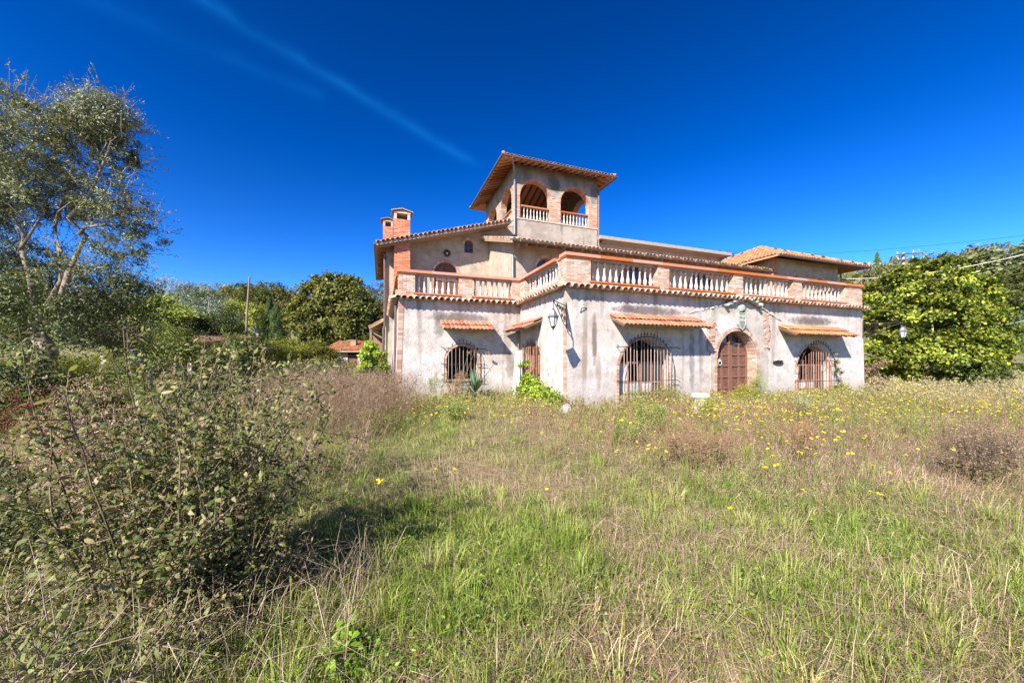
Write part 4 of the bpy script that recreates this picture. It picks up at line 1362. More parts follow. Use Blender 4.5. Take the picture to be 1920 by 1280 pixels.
# ------------------------------------------------------------------ wall lanterns
def lantern(u, v, diru, dirv, s, label, zt=2.96, drop=.14):
    base = hw(u, v, zt)
    d = (HM.to_3x3() @ Vector((diru, dirv, 0))).normalized()
    root = thing('wall_lantern', label, 'lantern', base, math.atan2(d.y, d.x), 'lanterns on the villa corners')
    br = MB()
    br.beam((0, 0, .03), (s, 0, .03), .022, .022)
    br.tube([(.02, 0, -.55), (.25, 0, -.52), (.5, 0, -.36), (.8, 0, -.16), (s - .1, 0, -.02), (s, 0, .03)], .014, 5)
    br.beam((.015, 0, -.6), (.015, 0, .12), .03, .03, up=(1, 0, 0))
    for (cx, cz, rr) in ((.2, -.13, .13), (.2, -.37, .11), (.45, -.12, .11), (.43, -.29, .07), (.66, -.09, .085), (.84, -.055, .06)):
        pts = [(cx + math.cos(t) * rr * (1 - t / 14), 0, cz + math.sin(t) * rr * (1 - t / 14)) for t in [i * .5 for i in range(24)]]
        br.tube(pts, .010, 4)
    br.build('bracket', M['iron'], root)
    L = s - .02
    MB().tube([(L, 0, .02), (L, 0, -drop)], .012, 5).lathe([(.02, -.02), (.035, 0), (.02, .02)], 6, (L, 0, -drop)).build('chain', M['iron'], root)
    z = -drop
    hd = MB().lathe([(.015, .0), (.05, -.015), (.05, -.04), (.07, -.05), (.115, -.15), (.15, -.185), (.165, -.19), (.165, -.205), (.13, -.21)], 6, (L, 0, z))
    hd.build('lantern_roof', M['zinc'], root)
    gl = MB(); zt_, zb_ = z - .212, z - .46
    ring_t = [(L + .135 * math.cos(math.pi * (k_ + .5) / 3), .135 * math.sin(math.pi * (k_ + .5) / 3), zt_) for k_ in range(6)]
    ring_b = [(L + .065 * math.cos(math.pi * (k_ + .5) / 3), .065 * math.sin(math.pi * (k_ + .5) / 3), zb_) for k_ in range(6)]
    for k_ in range(6):
        a, b_, c_, d_ = ring_t[k_], ring_t[(k_ + 1) % 6], ring_b[(k_ + 1) % 6], ring_b[k_]
        MB().add([d_, c_, b_, a], [(0, 1, 2, 3)]).build('pane', M['lglass'], root)
        gl.tube([a, d_], .008, 4)
        gl.tube([a, b_], .009, 4); gl.tube([d_, c_], .009, 4)
    gl.lathe([(.07, 0), (.05, -.03), (.025, -.05), (.035, -.07), (.0, -.10)], 6, (L, 0, zb_))
    gl.build('lantern_frame', M['iron'], root)
    MB().lathe([(.0, 0), (.02, 0), (.02, .12), (.0, .14)], 6, (L, 0, zb_ + .03)).build('bulb', M['plaster'], root)


lantern(0, 0, -1, -1, 1.22, 'iron scroll lantern on the left front corner casting its shadow on stucco', 3.0, .2)
lantern(RU, 0, 1, -1, 1.28, 'iron lantern on the far right corner in front of the creeper')

# ------------------------------------------------------------------ loose things by the house
p = hw(-.42, 3.05, 0)
para = thing('parasol', 'closed white garden parasol leaning beside the barred gate', 'parasol', (p.x, p.y, gz(p.x, p.y) - .02))
para.rotation_euler = (R(-1), R(2.2), 0)
cl = MB()
prof = [(.12, .05), (.10, .3), (.115, .7), (.10, 1.1), (.09, 1.5), (.06, 1.72), (.025, 1.82)]
vs_, fs_ = [], []; n = 16
for i, (rr, z) in enumerate(prof):
    for k_ in range(n):
        a = 2 * math.pi * k_ / n
        q_ = rr * (1.0 + (.28 if k_ % 2 else -.22))
        vs_.append((q_ * math.cos(a + z * .3), q_ * math.sin(a + z * .3), z))
for i in range(len(prof) - 1):
    for k_ in range(n): fs_.append((i * n + k_, i * n + (k_ + 1) % n, (i + 1) * n + (k_ + 1) % n, (i + 1) * n + k_))
cl.add(vs_, fs_).build('canopy', M['fabric'], para)
MB().tube([(0, 0, 0), (0, 0, 2.0)], .022, 8).lathe([(.0, 0), (.03, .02), (.02, .08), (0, .1)], 8, (0, 0, 1.98)).build('pole', M['polewood'], para)
MB().tube([(.0, 0, 1.75), (.1, .02, 1.86), (.16, .03, 1.85)], .012, 5).tube([(-.0, 0, 1.6), (-.12, -.03, 1.0)], .012, 5).build('rib', M['polewood'], para)

p = hw(3.4, -1.6, 0)
ped_ = thing('stone_pedestal', 'small white weathered stone pedestal beside the front door', 'pedestal', (p.x, p.y, gz(p.x, p.y) - .02), R(20))
MB().lathe([(.0, .40), (.21, .40), (.24, .43), (.235, .51), (.20, .53), (.0, .53)], 14).build('stone_top', M['stone'], ped_)
MB().lathe([(.22, 0), (.23, .12), (.17, .16), (.16, .26), (.17, .34), (.19, .39), (.0, .395)], 12).build('stone_foot', M['stone'], ped_)
p = hw(-.3, -.55, 0)
MBs = MB(); st = []
for i in range(5):
    pass
rk = MB().lathe([(.0, 0), (.16, .0), (.2, .08), (.14, .2), (.0, .24)], 7)
for q_ in range(len(rk.v)): rk.v[q_] = tuple(c_ * random.uniform(.8, 1.2) for c_ in rk.v[q_])
o = inst('rubble_block', rk.mesh('rubble_block', M['stone']), None, (p.x, p.y, gz(p.x, p.y) - .02), (0, 0, .4), (1.2, .9, 1))
tag(o, 'chunk of white fallen plaster below the creeper at the villa corner', 'rubble')

# ------------------------------------------------------------------ hut, ruin, poles, wires
hp = P(652, 672, 28)
hut = thing('garden_hut', 'small pink hut with orange tiled roof left of the villa', 'hut', (hp.x, 28, gz(hp.x, 28) - .1), R(4))
hb_ = -gz(hp.x, 28) + .1
wall(lambda x, d, z: (x, d, z), [(-1.55, -.3), (1.55, -.3), (1.55, 2.0 + hb_), (-1.55, 2.0 + hb_)], [[(.0, .1), (.75, .1), (.75, 1.75 + hb_), (.0, 1.75 + hb_)]], .2, M['pink'], hut)
MB().box((-1.55, .201, -.3), (-1.35, 2.6, 2.0 + hb_)).box((1.35, .201, -.3), (1.55, 2.6, 2.0 + hb_)).box((-1.349, 2.4, -.3), (1.349, 2.6, 2.2 + hb_)).build('wall', M['pink'], hut)
MB().box((0.02, .08, .1), (.73, .12, 1.74 + hb_)).build('door', M['wood'], hut)
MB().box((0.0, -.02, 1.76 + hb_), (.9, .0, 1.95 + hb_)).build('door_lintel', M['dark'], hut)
rf_ = bpy.data.objects.new('roof', None); link(rf_, hut)
dk = MB(); slab_poly(dk, [(-1.75, -.45, 2.08 + hb_), (1.9, -.45, 2.08 + hb_), (1.9, 2.9, 2.95 + hb_), (-1.75, 2.9, 2.95 + hb_)], .09); dk.build('roof_deck', M['board'], rf_)
tl_ = MB(); tile_plane(tl_, (-1.75, -.45, 2.08 + hb_), (1, 0, 0), (0, 3.35, .87), 3.65, 3.4, tint=(1.2, .95, .8)); tl_.build('tile', M['tile'], rf_, kind='stuff')
MB().box((-.15, 1.0, 2.5 + hb_), (.25, 1.4, 2.95 + hb_)).box((-.2, .95, 2.951 + hb_), (.3, 1.45, 3.0 + hb_)).build('chimney', M['brick1'], hut)

rp = P(272, 672, 17)
ruin = thing('ruined_shed', 'collapsed tiled shed half buried in shrubs behind the foreground bush', 'shed', (rp.x, 17, gz(rp.x, 17) - .55), R(-8))
MB().box((-2.6, 0, 0), (-2.3, 3, 2.4)).box((2.2, 0, 0), (2.5, 3, 1.9)).box((-2.29, 2.7, 0), (2.19, 3, 2.2)).build('wall', M['concrete'], ruin)
dk = MB(); slab_poly(dk, [(-3.0, -.3, 2.62), (2.9, -.4, 1.98), (2.9, 3.3, 2.5), (-3.0, 3.3, 3.0)], .1); dk.build('roof_deck', M['board'], ruin)
tl_ = MB(); tile_plane(tl_, (-3.0, -.3, 2.64), (5.9, -.1, -.64), (0, 3.6, .45), 5.9, 3.6, tint=(.62, .62, .66), lich=.5, jit=.03); tl_.build('tile', M['tile'], ruin, kind='stuff')
MB().beam((-3.1, -.35, 2.5), (3.2, -.4, 1.85), .14, .16).build('beam', M['frame'], ruin)
MB().beam((1.9, -.25, 0), (2.15, -.3, 2.0), .13, .13, up=(1, 0, 0)).build('post', M['polewood'], ruin)

lp = P(461, 620, 35)
o = MB().tube([(lp.x - .1, 35, gz(lp.x, 35) - .5), (lp.x + .12, 35, 6), (lp.x + .35, 35, 1.5 + 152 / 680 * 35)], [.12, .10, .08], 8).build('wooden_pole', M['polewood'])
tag(o, 'bare leaning wooden pole rising between olive shrubs and cypresses', 'pole')
up_ = P(1693, 480, 33)
zg = gz(up_.x, 33)
upole = thing('utility_pole', 'concrete utility pole with insulator crossarm behind the creeper', 'utility pole', (up_.x, 33, zg - .3))
ht = 1.5 + (672 - 474) / 680 * 33 - zg + .3
MB().tube([(0, 0, 0), (0, 0, ht)], [.2, .12], 8).build('pole', M['concrete'], upole)
MB().beam((-.75, -.2, ht - .25), (.75, -.2, ht - .1), .1, .1).beam((-.7, -.2, ht - .75), (.7, -.2, ht - .62), .1, .1).build('crossarm', M['metal'], upole)
ins = MB().lathe([(.03, 0), (.05, .03), (.05, .1), (.065, .12), (.05, .2), (.0, .24)], 8).mesh('insulator', M['plaster'], True)
for x, z in ((-.72, -.2), (.72, -.06), (-.66, -.7), (.68, -.58)): inst('insulator', ins, upole, (x, -.2, ht + z))


def wire(name, pts, r_, mat, label, sag=.25):
    a, b_ = Vector(pts[0]), Vector(pts[1])
    q_ = [a.lerp(b_, i / 16) - Vector((0, 0, sag * 4 * (i / 16) * (1 - i / 16))) for i in range(17)]
    tag(MB().tube(q_, r_, 5).build(name, mat), label, 'cable')


wire('overhead_wire', (P(1500, 478, 40), P(2000, 431, 40)), .016, M['wire'], 'thin dark wire crossing the sky above the right roof', .3)
c0 = hw(CU1 - .05, CV - .03, 6.35)
wire('overhead_cable', (c0, P(2050, 440, 17)), .014, M['cable'], 'pale cable running from the right roof corner over the creeper', .55)
wire('overhead_cable', (P(1850, 614, 24), P(2050, 566, 20)), .017, M['cable'], 'pale cable at the right edge below the hillside cypress', .15)

# ------------------------------------------------------------------ vegetation: generators
def leaf_pts(blobs, n, clumps, sig, shell=.45):
    """leaf positions gathered in clumps over a set of ellipsoids; returns points, outward directions, clump ids"""
    B = np.array(blobs, float)
    wts = (B[:, 3] * B[:, 4] * B[:, 5]) ** .67
    bi = rng.choice(len(B), clumps, p=wts / wts.sum())
    d = unit(clumps)
    rad = shell + (1 - shell) * rng.random((clumps, 1)) ** .6
    cc = B[bi, :3] + d * B[bi, 3:6] * rad
    ci = rng.integers(0, clumps, n)
    s = (B[bi, 3:6].mean(1) * sig)[ci][:, None]
    pts = cc[ci] + rng.normal(0, 1, (n, 3)) * s * np.array([1, 1, .75])
    out = d[ci] + rng.normal(0, .25, (n, 3))
    return pts, out, ci


def crown(blobs, n, L, W, cols, clumps=None, sig=.16, shell=.45, up=.5, zmin=None, cvar=.22, droop=0.0):
    clumps = clumps or max(12, n // 90)
    p, out, ci = leaf_pts(blobs, n, clumps, sig, shell)
    if zmin is not None:
        keep = p[:, 2] > zmin; p, out, ci = p[keep], out[keep], ci[keep]
    n = len(p)
    nrm = out * .8 + np.array([0, 0, up]) + rng.normal(0, .55, (n, 3))
    ax = unit(n) + out * .4 - np.array([0, 0, droop])
    ax -= nrm * (np.sum(ax * nrm, 1) / np.sum(nrm * nrm, 1))[:, None]
    c = mixcol(cols, n, .16) * (1 + rng.normal(0, cvar, clumps))[ci].clip(.5, 1.7)[:, None]
    v = Veg()
    v.leaves(p, ax, nrm, L * rng.uniform(.7, 1.3, n), W * rng.uniform(.7, 1.3, n), c)
    return v


def limb(mb, pts, r0, r1, n=7, j=0.0):
    m = len(pts)
    pts = [Vector(p) + Vector((random.gauss(0, j), random.gauss(0, j), random.gauss(0, j) * .5)) * (1 if 0 < i < m - 1 else 0) for i, p in enumerate(pts)]
    mb.tube(pts, [r0 + (r1 - r0) * i / (m - 1) for i in range(m)], n)


def px_blobs(lst, Y, dj=.6):
    """crown masses given where the photo shows them, at distance Y, as deep as they are wide"""
    o = []
    for (px, py, rx, ry, *dy) in lst:
        y = Y + (dy[0] if dy else 0)
        c = P(px, py, y); s = y / 680
        o.append((c.x, c.y, c.z, rx * s, (rx + ry) / 2 * s, ry * s))
    return o


def tree(name, label, cat, base, blobs, n, L, W, cols, bark='bark', trunk=.2, group=None, mat='leaf', clumps=None, sig=.16, shell=.45, up=.5, droop=0., cvar=.22, zmin=None, limbs=4):
    bx_, by_ = base
    z0 = gz(bx_, by_)
    root = thing(name, label, cat, (bx_, by_, z0), 0, group)
    rel = [(b[0] - bx_, b[1] - by_, b[2] - z0, *b[3:]) for b in blobs]
    tb = MB()
    top = max(rel, key=lambda b: b[2])
    order = sorted(rel, key=lambda b: -b[3] * b[5])[:limbs]
    fork = min(b[2] - b[5] * .2 for b in rel) * .6
    fork = max(.25, fork)
    tb.tube([(0, 0, -.3), (.03, 0, fork * .5), (.0, .02, fork)], [trunk * 1.25, trunk, trunk * .85], 8)
    for b in order:
        m_ = Vector((b[0] * .45, b[1] * .45, fork + (b[2] - fork) * .5))
        limb(tb, [(0, 0, fork * .9), m_, (b[0], b[1], b[2] + b[5] * .4)], trunk * .6, trunk * .12, 6, .05)
    tb.build('trunk', M[bark], root, smooth=True)
    crown(rel, n, L, W, cols, clumps, sig, shell, up, None if zmin is None else zmin - z0, cvar, droop).build('crown', M[mat], root)
    return root


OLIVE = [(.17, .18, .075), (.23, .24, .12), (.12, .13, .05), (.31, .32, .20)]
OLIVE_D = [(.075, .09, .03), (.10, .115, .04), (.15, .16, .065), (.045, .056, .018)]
OAK = [(.115, .13, .028), (.16, .165, .038), (.21, .185, .042), (.075, .09, .02)]
YEL = [(.26, .26, .035), (.20, .23, .03), (.32, .27, .03), (.14, .18, .03)]
IVY = [(.18, .225, .026), (.28, .30, .038), (.09, .14, .018), (.38, .36, .05), (.055, .095, .014)]
DARKG = [(.05, .075, .018), (.075, .10, .025), (.10, .12, .03), (.04, .055, .015)]
BRIGHT = [(.20, .32, .03), (.27, .38, .05), (.14, .24, .02)]

# ------------------------------------------------------------------ the old olive at the left edge
OB = (-11.3, 9.2)
oz = gz(*OB)
olive = thing('olive_tree', 'tall old olive tree with bare pale limbs at the left edge', 'tree', (*OB, oz))
t_ = MB()
def Q(px, py, Y=9.2):
    p_ = P(px, py, Y); return (p_.x - OB[0], p_.y - OB[1], p_.z - oz)
limb(t_, [(-.1, 0, -.2), Q(80, 650), Q(72, 620), Q(70, 585)], .19, .12, 9, .04)
limb(t_, [Q(72, 600), Q(100, 560), Q(112, 525), Q(106, 470), Q(101, 425), Q(118, 370), Q(140, 300)], .075, .02, 7, .05)
limb(t_, [Q(78, 600), Q(112, 560), Q(132, 500), Q(148, 440), Q(138, 410), Q(170, 360), Q(200, 280), Q(215, 210)], .08, .015, 7, .05)
limb(t_, [Q(148, 440), Q(160, 428), Q(200, 420), Q(240, 420)], .05, .015, 5, .02)
limb(t_, [Q(70, 600), Q(45, 520), Q(36, 470), Q(42, 440), Q(24, 405), Q(10, 330), Q(30, 240)], .07, .015, 7, .05)
limb(t_, [Q(36, 470), Q(62, 430), Q(80, 400)], .04, .015, 5)
limb(t_, [Q(10, 330), Q(40, 310), Q(70, 250), Q(60, 190)], .05, .012, 5)
for _ in range(60):
    a = Vector(Q(random.uniform(10, 240), random.uniform(180, 480), 9.2 + random.uniform(-1, 1)))
    d_ = Vector((random.uniform(-.4, .4), random.uniform(-.4, .4), random.uniform(.2, .5)))
    limb(t_, [a, a + d_ * .5 + Vector((random.gauss(0, .06), 0, random.gauss(0, .06))), a + d_], .010, .003, 4)
t_.build('trunk', M['olivebark'], olive, smooth=True)
blo = px_blobs([(195, 215, 48, 38), (165, 240, 42, 36, .4), (225, 265, 28, 42, .3), (90, 215, 46, 34, -.3), (25, 200, 48, 44, .3), (120, 260, 62, 52), (40, 270, 60, 60, -.6),
                (150, 330, 70, 60, .3), (70, 360, 75, 60), (0, 370, 60, 70), (210, 385, 52, 45), (255, 430, 42, 45, .3), (225, 465, 50, 32), (130, 395, 45, 30, .8), (185, 520, 60, 34, .5), (60, 480, 60, 44, .6), (120, 510, 50, 30, -.6), (20, 540, 60, 40), (225, 310, 34, 30, .2), (-60, 300, 80, 130), (-80, 450, 90, 110)], 9.2)
relb = [(b[0] - OB[0], b[1] - OB[1], b[2] - oz, *b[3:]) for b in blo]
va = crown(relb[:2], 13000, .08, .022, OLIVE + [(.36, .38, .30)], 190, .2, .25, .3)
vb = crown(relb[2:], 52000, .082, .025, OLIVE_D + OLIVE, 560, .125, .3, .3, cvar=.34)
for src in (vb,):
    for A_, B_, C_ in zip(src.V, src.F, src.C): va._push(A_, B_, C_)
# outer sprays: drooping twigs set with leaves
ns_ = 1300; nl_ = 22
RB = np.array(relb); bi_ = rng.choice(len(RB), ns_, p=(RB[:, 3] * RB[:, 5]) / (RB[:, 3] * RB[:, 5]).sum())
dd = unit(ns_); o_ = RB[bi_, :3] + dd * RB[bi_, 3:6] * rng.uniform(.55, 1.0, (ns_, 1))
sd = dd * .7 + np.array([0, 0, .35]) + rng.normal(0, .35, (ns_, 3)); sd /= np.linalg.norm(sd, axis=1, keepdims=True)
sl_ = rng.uniform(.3, .75, (ns_, 1))
e_ = o_ + sd * sl_
va.twigs(o_, e_, .004, .0015, mixcol([(.25, .2, .14), (.18, .14, .1)], ns_))
tt = rng.uniform(.1, 1.05, (ns_ * nl_, 1)); ii_ = np.repeat(np.arange(ns_), nl_)
pp_ = o_[ii_] + sd[ii_] * sl_[ii_] * tt - np.array([0, 0, .25]) * (tt * sl_[ii_]) ** 2
va.leaves(pp_, sd[ii_] * .6 + unit(ns_ * nl_) * .7, unit(ns_ * nl_) + np.array([-.2, -.3, .6]), rng.uniform(.05, .09, ns_ * nl_), rng.uniform(.014, .022, ns_ * nl_), mixcol(OLIVE + OLIVE_D[:3], ns_ * nl_, .2))
va.build('crown', M['olive'], olive)

# lower growth round the olive
tree('wild_olive_bush', 'dense grey-green olive suckers round the foot of the big olive', 'bush', (-10.6, 10.6), px_blobs([(60, 540, 75, 60), (140, 560, 70, 55), (210, 540, 60, 55), (190, 620, 80, 50), (40, 620, 70, 50), (265, 560, 50, 50), (30, 560, 60, 50, -1.9), (95, 620, 60, 40, -1.9), (120, 580, 40, 30, -1.7)], 10.4), 32000, .085, .03, OLIVE_D + [(.10, .13, .03)], 'bark', .05, mat='olive', sig=.2, shell=.2)
tree('dark_shrub', 'leafy shrub coloured dark for deep shade at the left edge below the olive', 'shrub', (-8.3, 6.8), px_blobs([(20, 700, 80, 50), (90, 740, 80, 60), (20, 800, 90, 70), (150, 790, 70, 60)], 6.9), 14000, .07, .035, [(.03, .045, .012), (.05, .065, .018), (.07, .085, .022)], trunk=.05, sig=.2, shell=.2)  # deep shade is put into these very dark leaf colours
tree('yellow_shrub', 'upright yellow-green shrub standing in front of the olive trunk', 'shrub', (-9.35, 7.9), px_blobs([(150, 690, 32, 40), (135, 720, 36, 30), (175, 720, 30, 28)], 7.9), 5000, .06, .022, YEL, trunk=.04, sig=.22, shell=.1)
tree('yellow_shrub', 'broad low yellow-green shrub below the ruined shed', 'shrub', (-7.6, 7.5), px_blobs([(215, 725, 45, 28), (262, 735, 36, 28), (180, 750, 42, 25)], 7.3), 6500, .055, .02, [(.20, .20, .03), (.15, .16, .03), (.10, .13, .03)], trunk=.04, sig=.22, shell=.1)

# ------------------------------------------------------------------ trees and shrubs behind on the left
tree('olive_bush', 'silvery round-topped olive bush against the sky left of the pole', 'bush', (-20.2, 22.5), px_blobs([(325, 555, 38, 32), (300, 570, 30, 30), (345, 580, 30, 30)], 22.5), 9000, .13, .035, [(.36, .40, .36), (.27, .31, .25), (.20, .24, .17)], 'olivebark', .12, mat='olive', sig=.2)
tree('olive_bush', 'second silvery olive bush nearer the wooden pole', 'bush', (-17.6, 21.5), px_blobs([(390, 565, 32, 26), (415, 590, 30, 28), (370, 600, 30, 30)], 21.5), 7000, .13, .035, [(.28, .32, .27), (.20, .24, .17), (.12, .15, .08)], 'olivebark', .12, mat='olive', sig=.2)
tree('walnut_sapling', 'leafy bright green sapling rising above the ruined shed roof', 'tree', (-16.4, 18.2), px_blobs([(300, 575, 38, 24), (275, 590, 30, 26), (330, 595, 30, 22)], 18.2), 3600, .2, .085, [(.24, .28, .04), (.30, .34, .06), (.15, .19, .03)], trunk=.07, sig=.25, shell=.2)
tree('dark_shrub', 'rounded dark evergreen shrub right of the ruined shed', 'shrub', (-16.0, 20.2), px_blobs([(405, 610, 38, 30), (375, 618, 28, 24), (440, 625, 22, 20)], 20.2), 7000, .12, .05, DARKG, trunk=.08)
tree('bramble', 'green bramble overgrowing the wall of the ruined shed', 'bramble', (-11.6, 15.2), px_blobs([(275, 645, 42, 26), (330, 655, 50, 35), (400, 665, 42, 26), (250, 690, 40, 35), (450, 680, 46, 28), (365, 640, 20, 24), (300, 618, 34, 14, 2.6), (470, 655, 36, 26, .5), (430, 640, 26, 16, 1)], 14.6), 20000, .09, .05, [(.10, .13, .03), (.15, .19, .045), (.07, .09, .02), (.2, .22, .07)], trunk=.03, sig=.22, shell=.2)
for i, (px, py, rx, ry, Y, lab) in enumerate(((465, 655, 45, 20, 24, 'yellow-green broom thicket just right of the ruined shed'), (535, 655, 45, 20, 26, 'yellow broom thicket below the row of cypresses'), (592, 660, 32, 20, 27, 'olive green thicket between the broom and the pink hut'))):
    c_ = P(px, py, Y)
    tree('broom_thicket', lab, 'thicket', (c_.x, Y), px_blobs([(px, py, rx, ry), (px - rx * .5, py + 8, rx * .6, ry * .8), (px + rx * .5, py + 8, rx * .6, ry * .8)], Y), 7000, .14, .05, YEL if i < 2 else [(.16, .17, .03), (.11, .13, .025), (.2, .16, .04)], trunk=.05, shell=.2, sig=.2)
tree('acacia_tree', 'light yellow-green tree behind the wooden pole', 'tree', (-36.5, 52), px_blobs([(448, 585, 26, 26), (475, 590, 20, 24), (440, 605, 22, 18)], 52), 5000, .3, .13, [(.30, .33, .05), (.23, .27, .04), (.36, .36, .07)], trunk=.2)
tree('oak_tree', 'big round oak with turning leaves left of the villa', 'tree', (-22.6, 45), px_blobs([(605, 565, 42, 42), (650, 570, 45, 45), (625, 545, 36, 30), (680, 595, 34, 32), (580, 600, 42, 34), (640, 615, 52, 30), (598, 632, 42, 22), (690, 620, 26, 24), (655, 535, 22, 18), (600, 535, 18, 16)], 45), 26000, .42, .26, OAK, trunk=.45, clumps=420, sig=.13, shell=.6, cvar=.3)


def cypress_mesh():
    n = 4200
    t = rng.random(n) ** .8
    rad = .5 * np.sin(np.pi * np.clip(t * .93 + .07, 0, 1)) ** .65 * (1 - .45 * t)
    a = rng.uniform(0, 2 * np.pi, n)
    lump = 1 + .25 * np.sin(a * 3 + t * 9) + .2 * np.sin(a * 5 - t * 17)
    p = np.stack([np.cos(a) * rad * lump * .36, np.sin(a) * rad * lump * .36, t * 1.0], 1) * np.array([1, 1, 1])
    out = np.stack([np.cos(a), np.sin(a), np.full(n, .2)], 1)
    v = Veg()
    v.leaves(p, np.array([0, 0, 1.]) + out * .3 + rng.normal(0, .25, (n, 3)), out + rng.normal(0, .4, (n, 3)), rng.uniform(.03, .06, n), rng.uniform(.014, .024, n), mixcol([(.075, .12, .04), (.11, .16, .055), (.16, .20, .075)], n))
    return v.mesh('cypress_crown', M['leaf'])


CYP = cypress_mesh()
CYT = MB().tube([(0, 0, -.05), (0, 0, .5)], [.02, .008], 6).mesh('cypress_trunk', M['bark'])


def cypress(px, ptop, pbase, Y, label, wide=1.0):
    c_ = P(px, pbase, Y); z = gz(c_.x, Y)
    h = P(px, ptop, Y).z - z
    r_ = thing('cypress', label, 'tree', (c_.x, Y, z), random.uniform(0, 6), 'cypresses')
    inst('trunk', CYT, r_, sc=(h, h, h)); inst('crown', CYP, r_, sc=(h * wide, h * wide, h))


for (px, pt, Y, wd, lab) in ((478, 592, 64, .7, 'shortest cypress at the left end of the row by the pole'), (490, 584, 66, .75, 'second cypress from the left in the row near the pole'), (505, 560, 68, .8, 'tallest cypress in the middle of the row left of the oak'),
                             (519, 572, 66, 1.0, 'broad cypress just right of the tallest one'), (533, 582, 68, .8, 'slender cypress in shade nearest the oak')):
    cypress(px, pt, 628, Y, lab, wd)
for (px, pt, Y, wd, lab) in ((1645, 476, 110, .5, 'thin distant cypress above the right roof corner on the skyline'), (1907, 536, 60, .8, 'cypress on the hillside at the right edge'), (1858, 548, 75, .7, 'cypress partly hidden behind the creeper on the right')):
    cypress(px, pt, 600, Y, lab, wd)

# far hillside woods: two masses
def wood(name, label, spots, n_per, L, cols, cat='wood'):
    bl = []
    for (x, y, rr, hh) in spots:
        z = gz(x, y)
        for _ in range(3): bl.append((x + random.gauss(0, rr * .35), y + random.gauss(0, rr * .3), z + hh * random.uniform(.45, .8), rr * random.uniform(.5, .8), rr * .7, hh * random.uniform(.25, .42)))
    v = crown(bl, n_per * len(spots), L, L * .6, cols, max(40, len(bl) * 7), .17, .55, .6, cvar=.35)
    o = v.build(name, M['leaf'], kind='stuff')
    return tag(o, label, cat)


sp_l = [(random.uniform(-190, -30), random.uniform(95, 175), random.uniform(4, 8), random.uniform(6, 11)) for _ in range(150)]
wood('hillside_wood', 'dark mixed wood covering the far hill on the left', sp_l, 400, .68, [(.085, .09, .03), (.12, .125, .04), (.06, .07, .025), (.20, .12, .05)])
sp_r = [(random.uniform(60, 260), random.uniform(85, 170), random.uniform(4, 7), random.uniform(5, 9)) for _ in range(130)]
wood('hillside_wood', 'scrubby pale green wood covering the hill on the right', sp_r, 460, .62, [(.19, .20, .095), (.145, .16, .075), (.24, .22, .11), (.11, .125, .06)])
# single trees on the hills
HT = []
for kx, cols in enumerate(([(.11, .125, .035), (.15, .16, .05), (.075, .09, .028)], [(.20, .215, .10), (.26, .26, .12), (.145, .165, .075)], [(.28, .24, .10), (.22, .205, .085), (.17, .17, .075)])):
    bl = [(random.gauss(0, .22), random.gauss(0, .22), random.uniform(.5, .8), .26, .26, .22) for _ in range(7)]
    cm = crown(bl, 6500, .042, .027, cols, 230, .15, .5, .6, cvar=.3).mesh('tree_crown', M['leaf'])
    tm = MB().tube([(0, 0, -.1), (0.02, 0, .3), (0, .02, .65)], [.035, .028, .01], 6).mesh('tree_trunk', M['bark'])
    HT.append((cm, tm))
for (kx, px, ptop, Y, wd, lab) in ((1, 1735, 462, 95, 1.2, 'loose pale tree on the skyline just right of the utility pole'), (0, 1790, 478, 85, 1.1, 'round dark tree on the right hillside above the creeper'), (2, 1838, 455, 88, 1.0, 'yellowish tree on the right skyline'),
                                   (1, 1897, 445, 80, 1.5, 'large pale tree at the right edge of the skyline'), (0, 1885, 500, 62, 1.5, 'dark broad tree on the slope at the right edge'), (0, 1840, 520, 58, 1.2, 'dark tree rising behind the creeper on the right'),
                                   (1, 1665, 486, 70, 1.2, 'pale bushy tree between the right roof and the utility pole'), (2, 1700, 492, 60, 1.0, 'yellow-green tree hiding the foot of the utility pole'), (2, 425, 532, 120, 1.0, 'rusty tree on the crest left of the wooden pole'),
                                   (0, 470, 530, 115, 1.2, 'round dark tree on the crest behind the wooden pole'), (0, 520, 538, 110, 1.3, 'dark tree on the crest between pole and oak'), (1, 545, 590, 75, 1.0, 'grey-green tree between cypresses and oak'),
                                   (0, 390, 545, 105, 1.3, 'dark tree on the crest above the silvery olives')):
    c_ = P(px, 600, Y); z = gz(c_.x, Y); h = max(3.5, P(px, ptop, Y).z - z)
    r_ = thing('hill_tree', lab, 'tree', (c_.x, Y, z), random.uniform(0, 6), 'trees on the hillsides')
    inst('trunk', HT[kx][1], r_, sc=(h, h, h)); inst('crown', HT[kx][0], r_, sc=(h * wd, h * wd, h))

